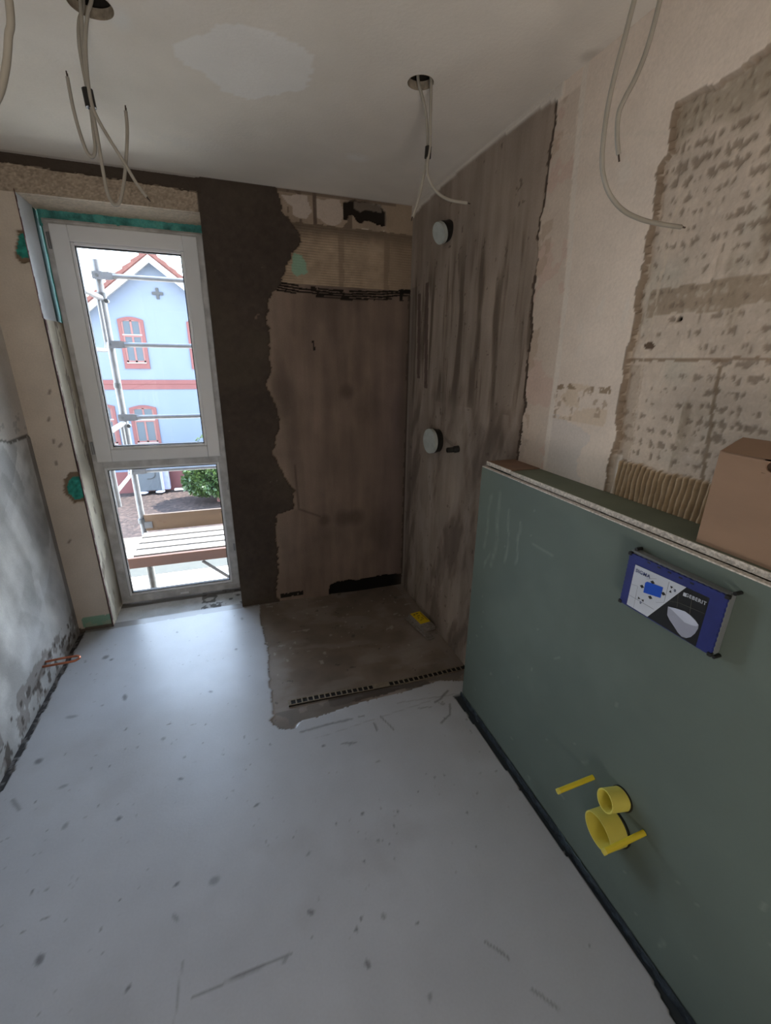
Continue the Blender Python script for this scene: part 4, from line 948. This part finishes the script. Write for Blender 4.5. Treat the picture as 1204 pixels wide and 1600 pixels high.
leafy('foliage', (-.80, 17.6, -2.70), (1.10, .95, .80), 9000, .15, M_leaf, sh)
MB().cyl((-.8, 17.6, GZ+.29), (-.8, 17.6, -3.0), .07, .04).build('stem', M_wood, sh)
bm_ = MB(); r = bmesh.ops.create_icosphere(bm_.bm, subdivisions=3, radius=1.0); bmesh.ops.scale(bm_.bm, vec=(.92, .8, .68), verts=r['verts']); bmesh.ops.translate(bm_.bm, vec=(-.8, 17.6, -2.72), verts=r['verts'])
bm_.build('inner_foliage', mat('inner_leaves', (.06, .12, .05), rough=.8, var=.3, scale=6), sh, smooth=True)
leafy('rising_shoot', (-1.02, 17.6, -1.42), (.26, .2, .18), 60, .14, M_leaf, sh)
MB().cyl((-1.0, 17.6, -2.2), (-1.02, 17.6, -1.40), .02, .008).build('shoot_stem', M_wood, sh)

# ---- scaffold
M_alu = mat('galvanised_tube', (0.332, 0.332, 0.340), rough=.45, metal=.4, var=.08, scale=20)
M_alud = mat('coupler_metal', (.26, .26, .26), rough=.45, metal=.6, var=.15, scale=60)
SX, SY = -.800, 3.93
sc = empty('scaffold_post', (SX, SY, GZ), 'vertical metal scaffold post behind the window glass', 'scaffold post')
MB().cyl((SX, SY, GZ), (SX, SY, 2.150), .0242, seg=24).build('tube', M_alu, sc, smooth=True)
for z in (2.045, 1.92, 1.59, 1.30, 1.06, .66, .20): MB().cyl((SX, SY-.012, z-.018), (SX, SY-.012, z+.018), .031 if z != 1.30 else .027, seg=16).build('coupler', M_alud, sc, smooth=True)
GR = 'guard rails of the scaffold'
for z, lb in ((2.045, 'topmost horizontal guard rail crossing the upper pane'), (1.592, 'second guard rail from the top crossing the upper pane'), (1.062, 'lowest guard rail still crossing the upper pane'), (.635, 'guard rail just under the window transom')):
    g = empty('guard_rail', (SX, 3.89, z), lb, 'guard rail', GR)
    MB().cyl((SX+.10, 3.89, z), (2.25, 3.89, z), .0165, seg=18).build('tube', M_alu, g, smooth=True)
    m = MB(); m.prism([(SX-.03, 3.885, z-.026), (SX-.03, 3.885, z+.026), (SX+.075, 3.885, z+.026), (SX+.14, 3.885, z+.014), (SX+.14, 3.885, z-.014), (SX+.075, 3.885, z-.026)], (0, .008, 0)); m.build('flattened_end', M_alu, g)
    MB().cyl((SX, 3.882, z), (SX, 3.898, z), .010, seg=12).build('wedge_pin', M_alud, g)
# end guard frames running back towards the building
for (zt, zb, lb) in ((1.90, 1.55, 'upper U shaped end guard frame of scaffold tubes at the left'), (1.02, .62, 'lower U shaped end guard frame of scaffold tubes at the left')):
    e = empty('end_guard_frame', (SX, 3.9, zb), lb, 'guard frame', 'end guard frames of the scaffold')
    MB().tube([(SX, 3.880, zt), (SX, 3.7, zt), (SX, 3.4, zt), (SX, 3.3, zt)], .019, seg=12, sub=1).build('top_tube', M_alu, e, smooth=True)
    MB().tube([(SX-.005, 3.84, zt), (SX-.005, 3.84, zb+.10), (SX-.005, 3.84, zb+.05), (SX-.005, 3.81, zb+.012), (SX-.005, 3.76, zb), (SX-.005, 3.3, zb)], .0135, seg=12, sub=5).build('lower_tube', M_alu, e, smooth=True)
    MB().cyl((SX, 3.31, zb-.1), (SX, 3.31, zt+.1), .016).build('end_tube', M_alu, e, smooth=True)
    MB().cyl((SX+.036, 3.86, zt-.02), (SX+.036, 3.895, zt-.02), .014).build('coupler', M_alud, e, smooth=True)
dz0 = .108
M_board = mat('bleached_deck_board', (.46, .43, .40), rough=.8, var=.05, scale=3, stretch=(.3, 4, 4))
M_toe = mat('knotty_wood', (0.269, 0.186, 0.110), rough=.7, c2=(0.348, 0.261, 0.170), scale=5, stretch=(0.322, 1.840, 2.760))
M_beam = mat('reddish_wood', (0.285, 0.182, 0.143), rough=.75, c2=(0.348, 0.237, 0.190), scale=5, stretch=(0.276, 1.840, 2.760))
ys = np.linspace(3.385, 3.885, 5)
deck = empty('scaffold_deck', (.7, 3.63, dz0-.085), 'sunlit scaffold deck of pale boards outside the lower pane', 'scaffold deck')
for k in range(4):
    MB().box((SX+.005, ys[k]+.012, dz0-.047), (2.2, ys[k+1]-.015, dz0), .003).build('deck_board', M_board, deck)
df = MB()
for q in ys: df.box((SX+.005, q-.018, dz0-.085), (2.2, q+.018, dz0-.048))
for q in ys[1:-1]: df.box((SX+.006, q-.016, dz0-.05), (2.19, q+.013, dz0-.004))  # dark strips fill the board gaps, standing in for the shade there
for x in (SX+.02, .6, 2.15): df.box((x, 3.385, dz0-.085), (x+.04, 3.90, dz0-.047))
df.build('support_and_gap_shade', mat('steel_and_gap_shade', (.07, .07, .07), rough=.9, spec=.1), deck, label='dark support, with strips imitating the shade in the gaps between the boards')
tb = empty('toe_board', (SX, 3.91, dz0), 'upright knotty toe board along the outer edge of the scaffold deck', 'toe board')
MB().box((SX+.02, 3.898, dz0+.003), (2.2, 3.925, dz0+.145), .003).build('board', M_toe, tb)
MB().box((SX+.015, 3.892, dz0+.03), (SX+.075, 3.90, dz0+.085), .001).build('end_bracket', M_alu, tb)
m = MB()
for (x, z) in ((-.66, .085), (-.63, .070)): m.cyl((x, 3.8975, dz0+z), (x, 3.899, dz0+z), .010, seg=14)
m.build('knot', mat('knot_wood', (.30, .19, .11), rough=.8), tb)
tag(MB().box((SX-.06, 3.345, dz0-.085), (2.2, 3.375, dz0-.004), .003).build('ledger_beam', M_beam), 'reddish wooden beam along the near edge of the scaffold deck', 'beam')
tag(MB().cyl((-.700, 3.40, GZ), (-.700, 3.40, dz0-.047), .0242, seg=20).build('scaffold_post', M_alud, smooth=True), 'short grey tube post under the near edge of the deck', 'scaffold post')
tag(MB().cyl((-.33, 3.41, dz0-.115), (.45, 3.42, -.75), .014, seg=14).build('scaffold_brace', M_alu, smooth=True), 'diagonal tube brace under the scaffold deck', 'brace')
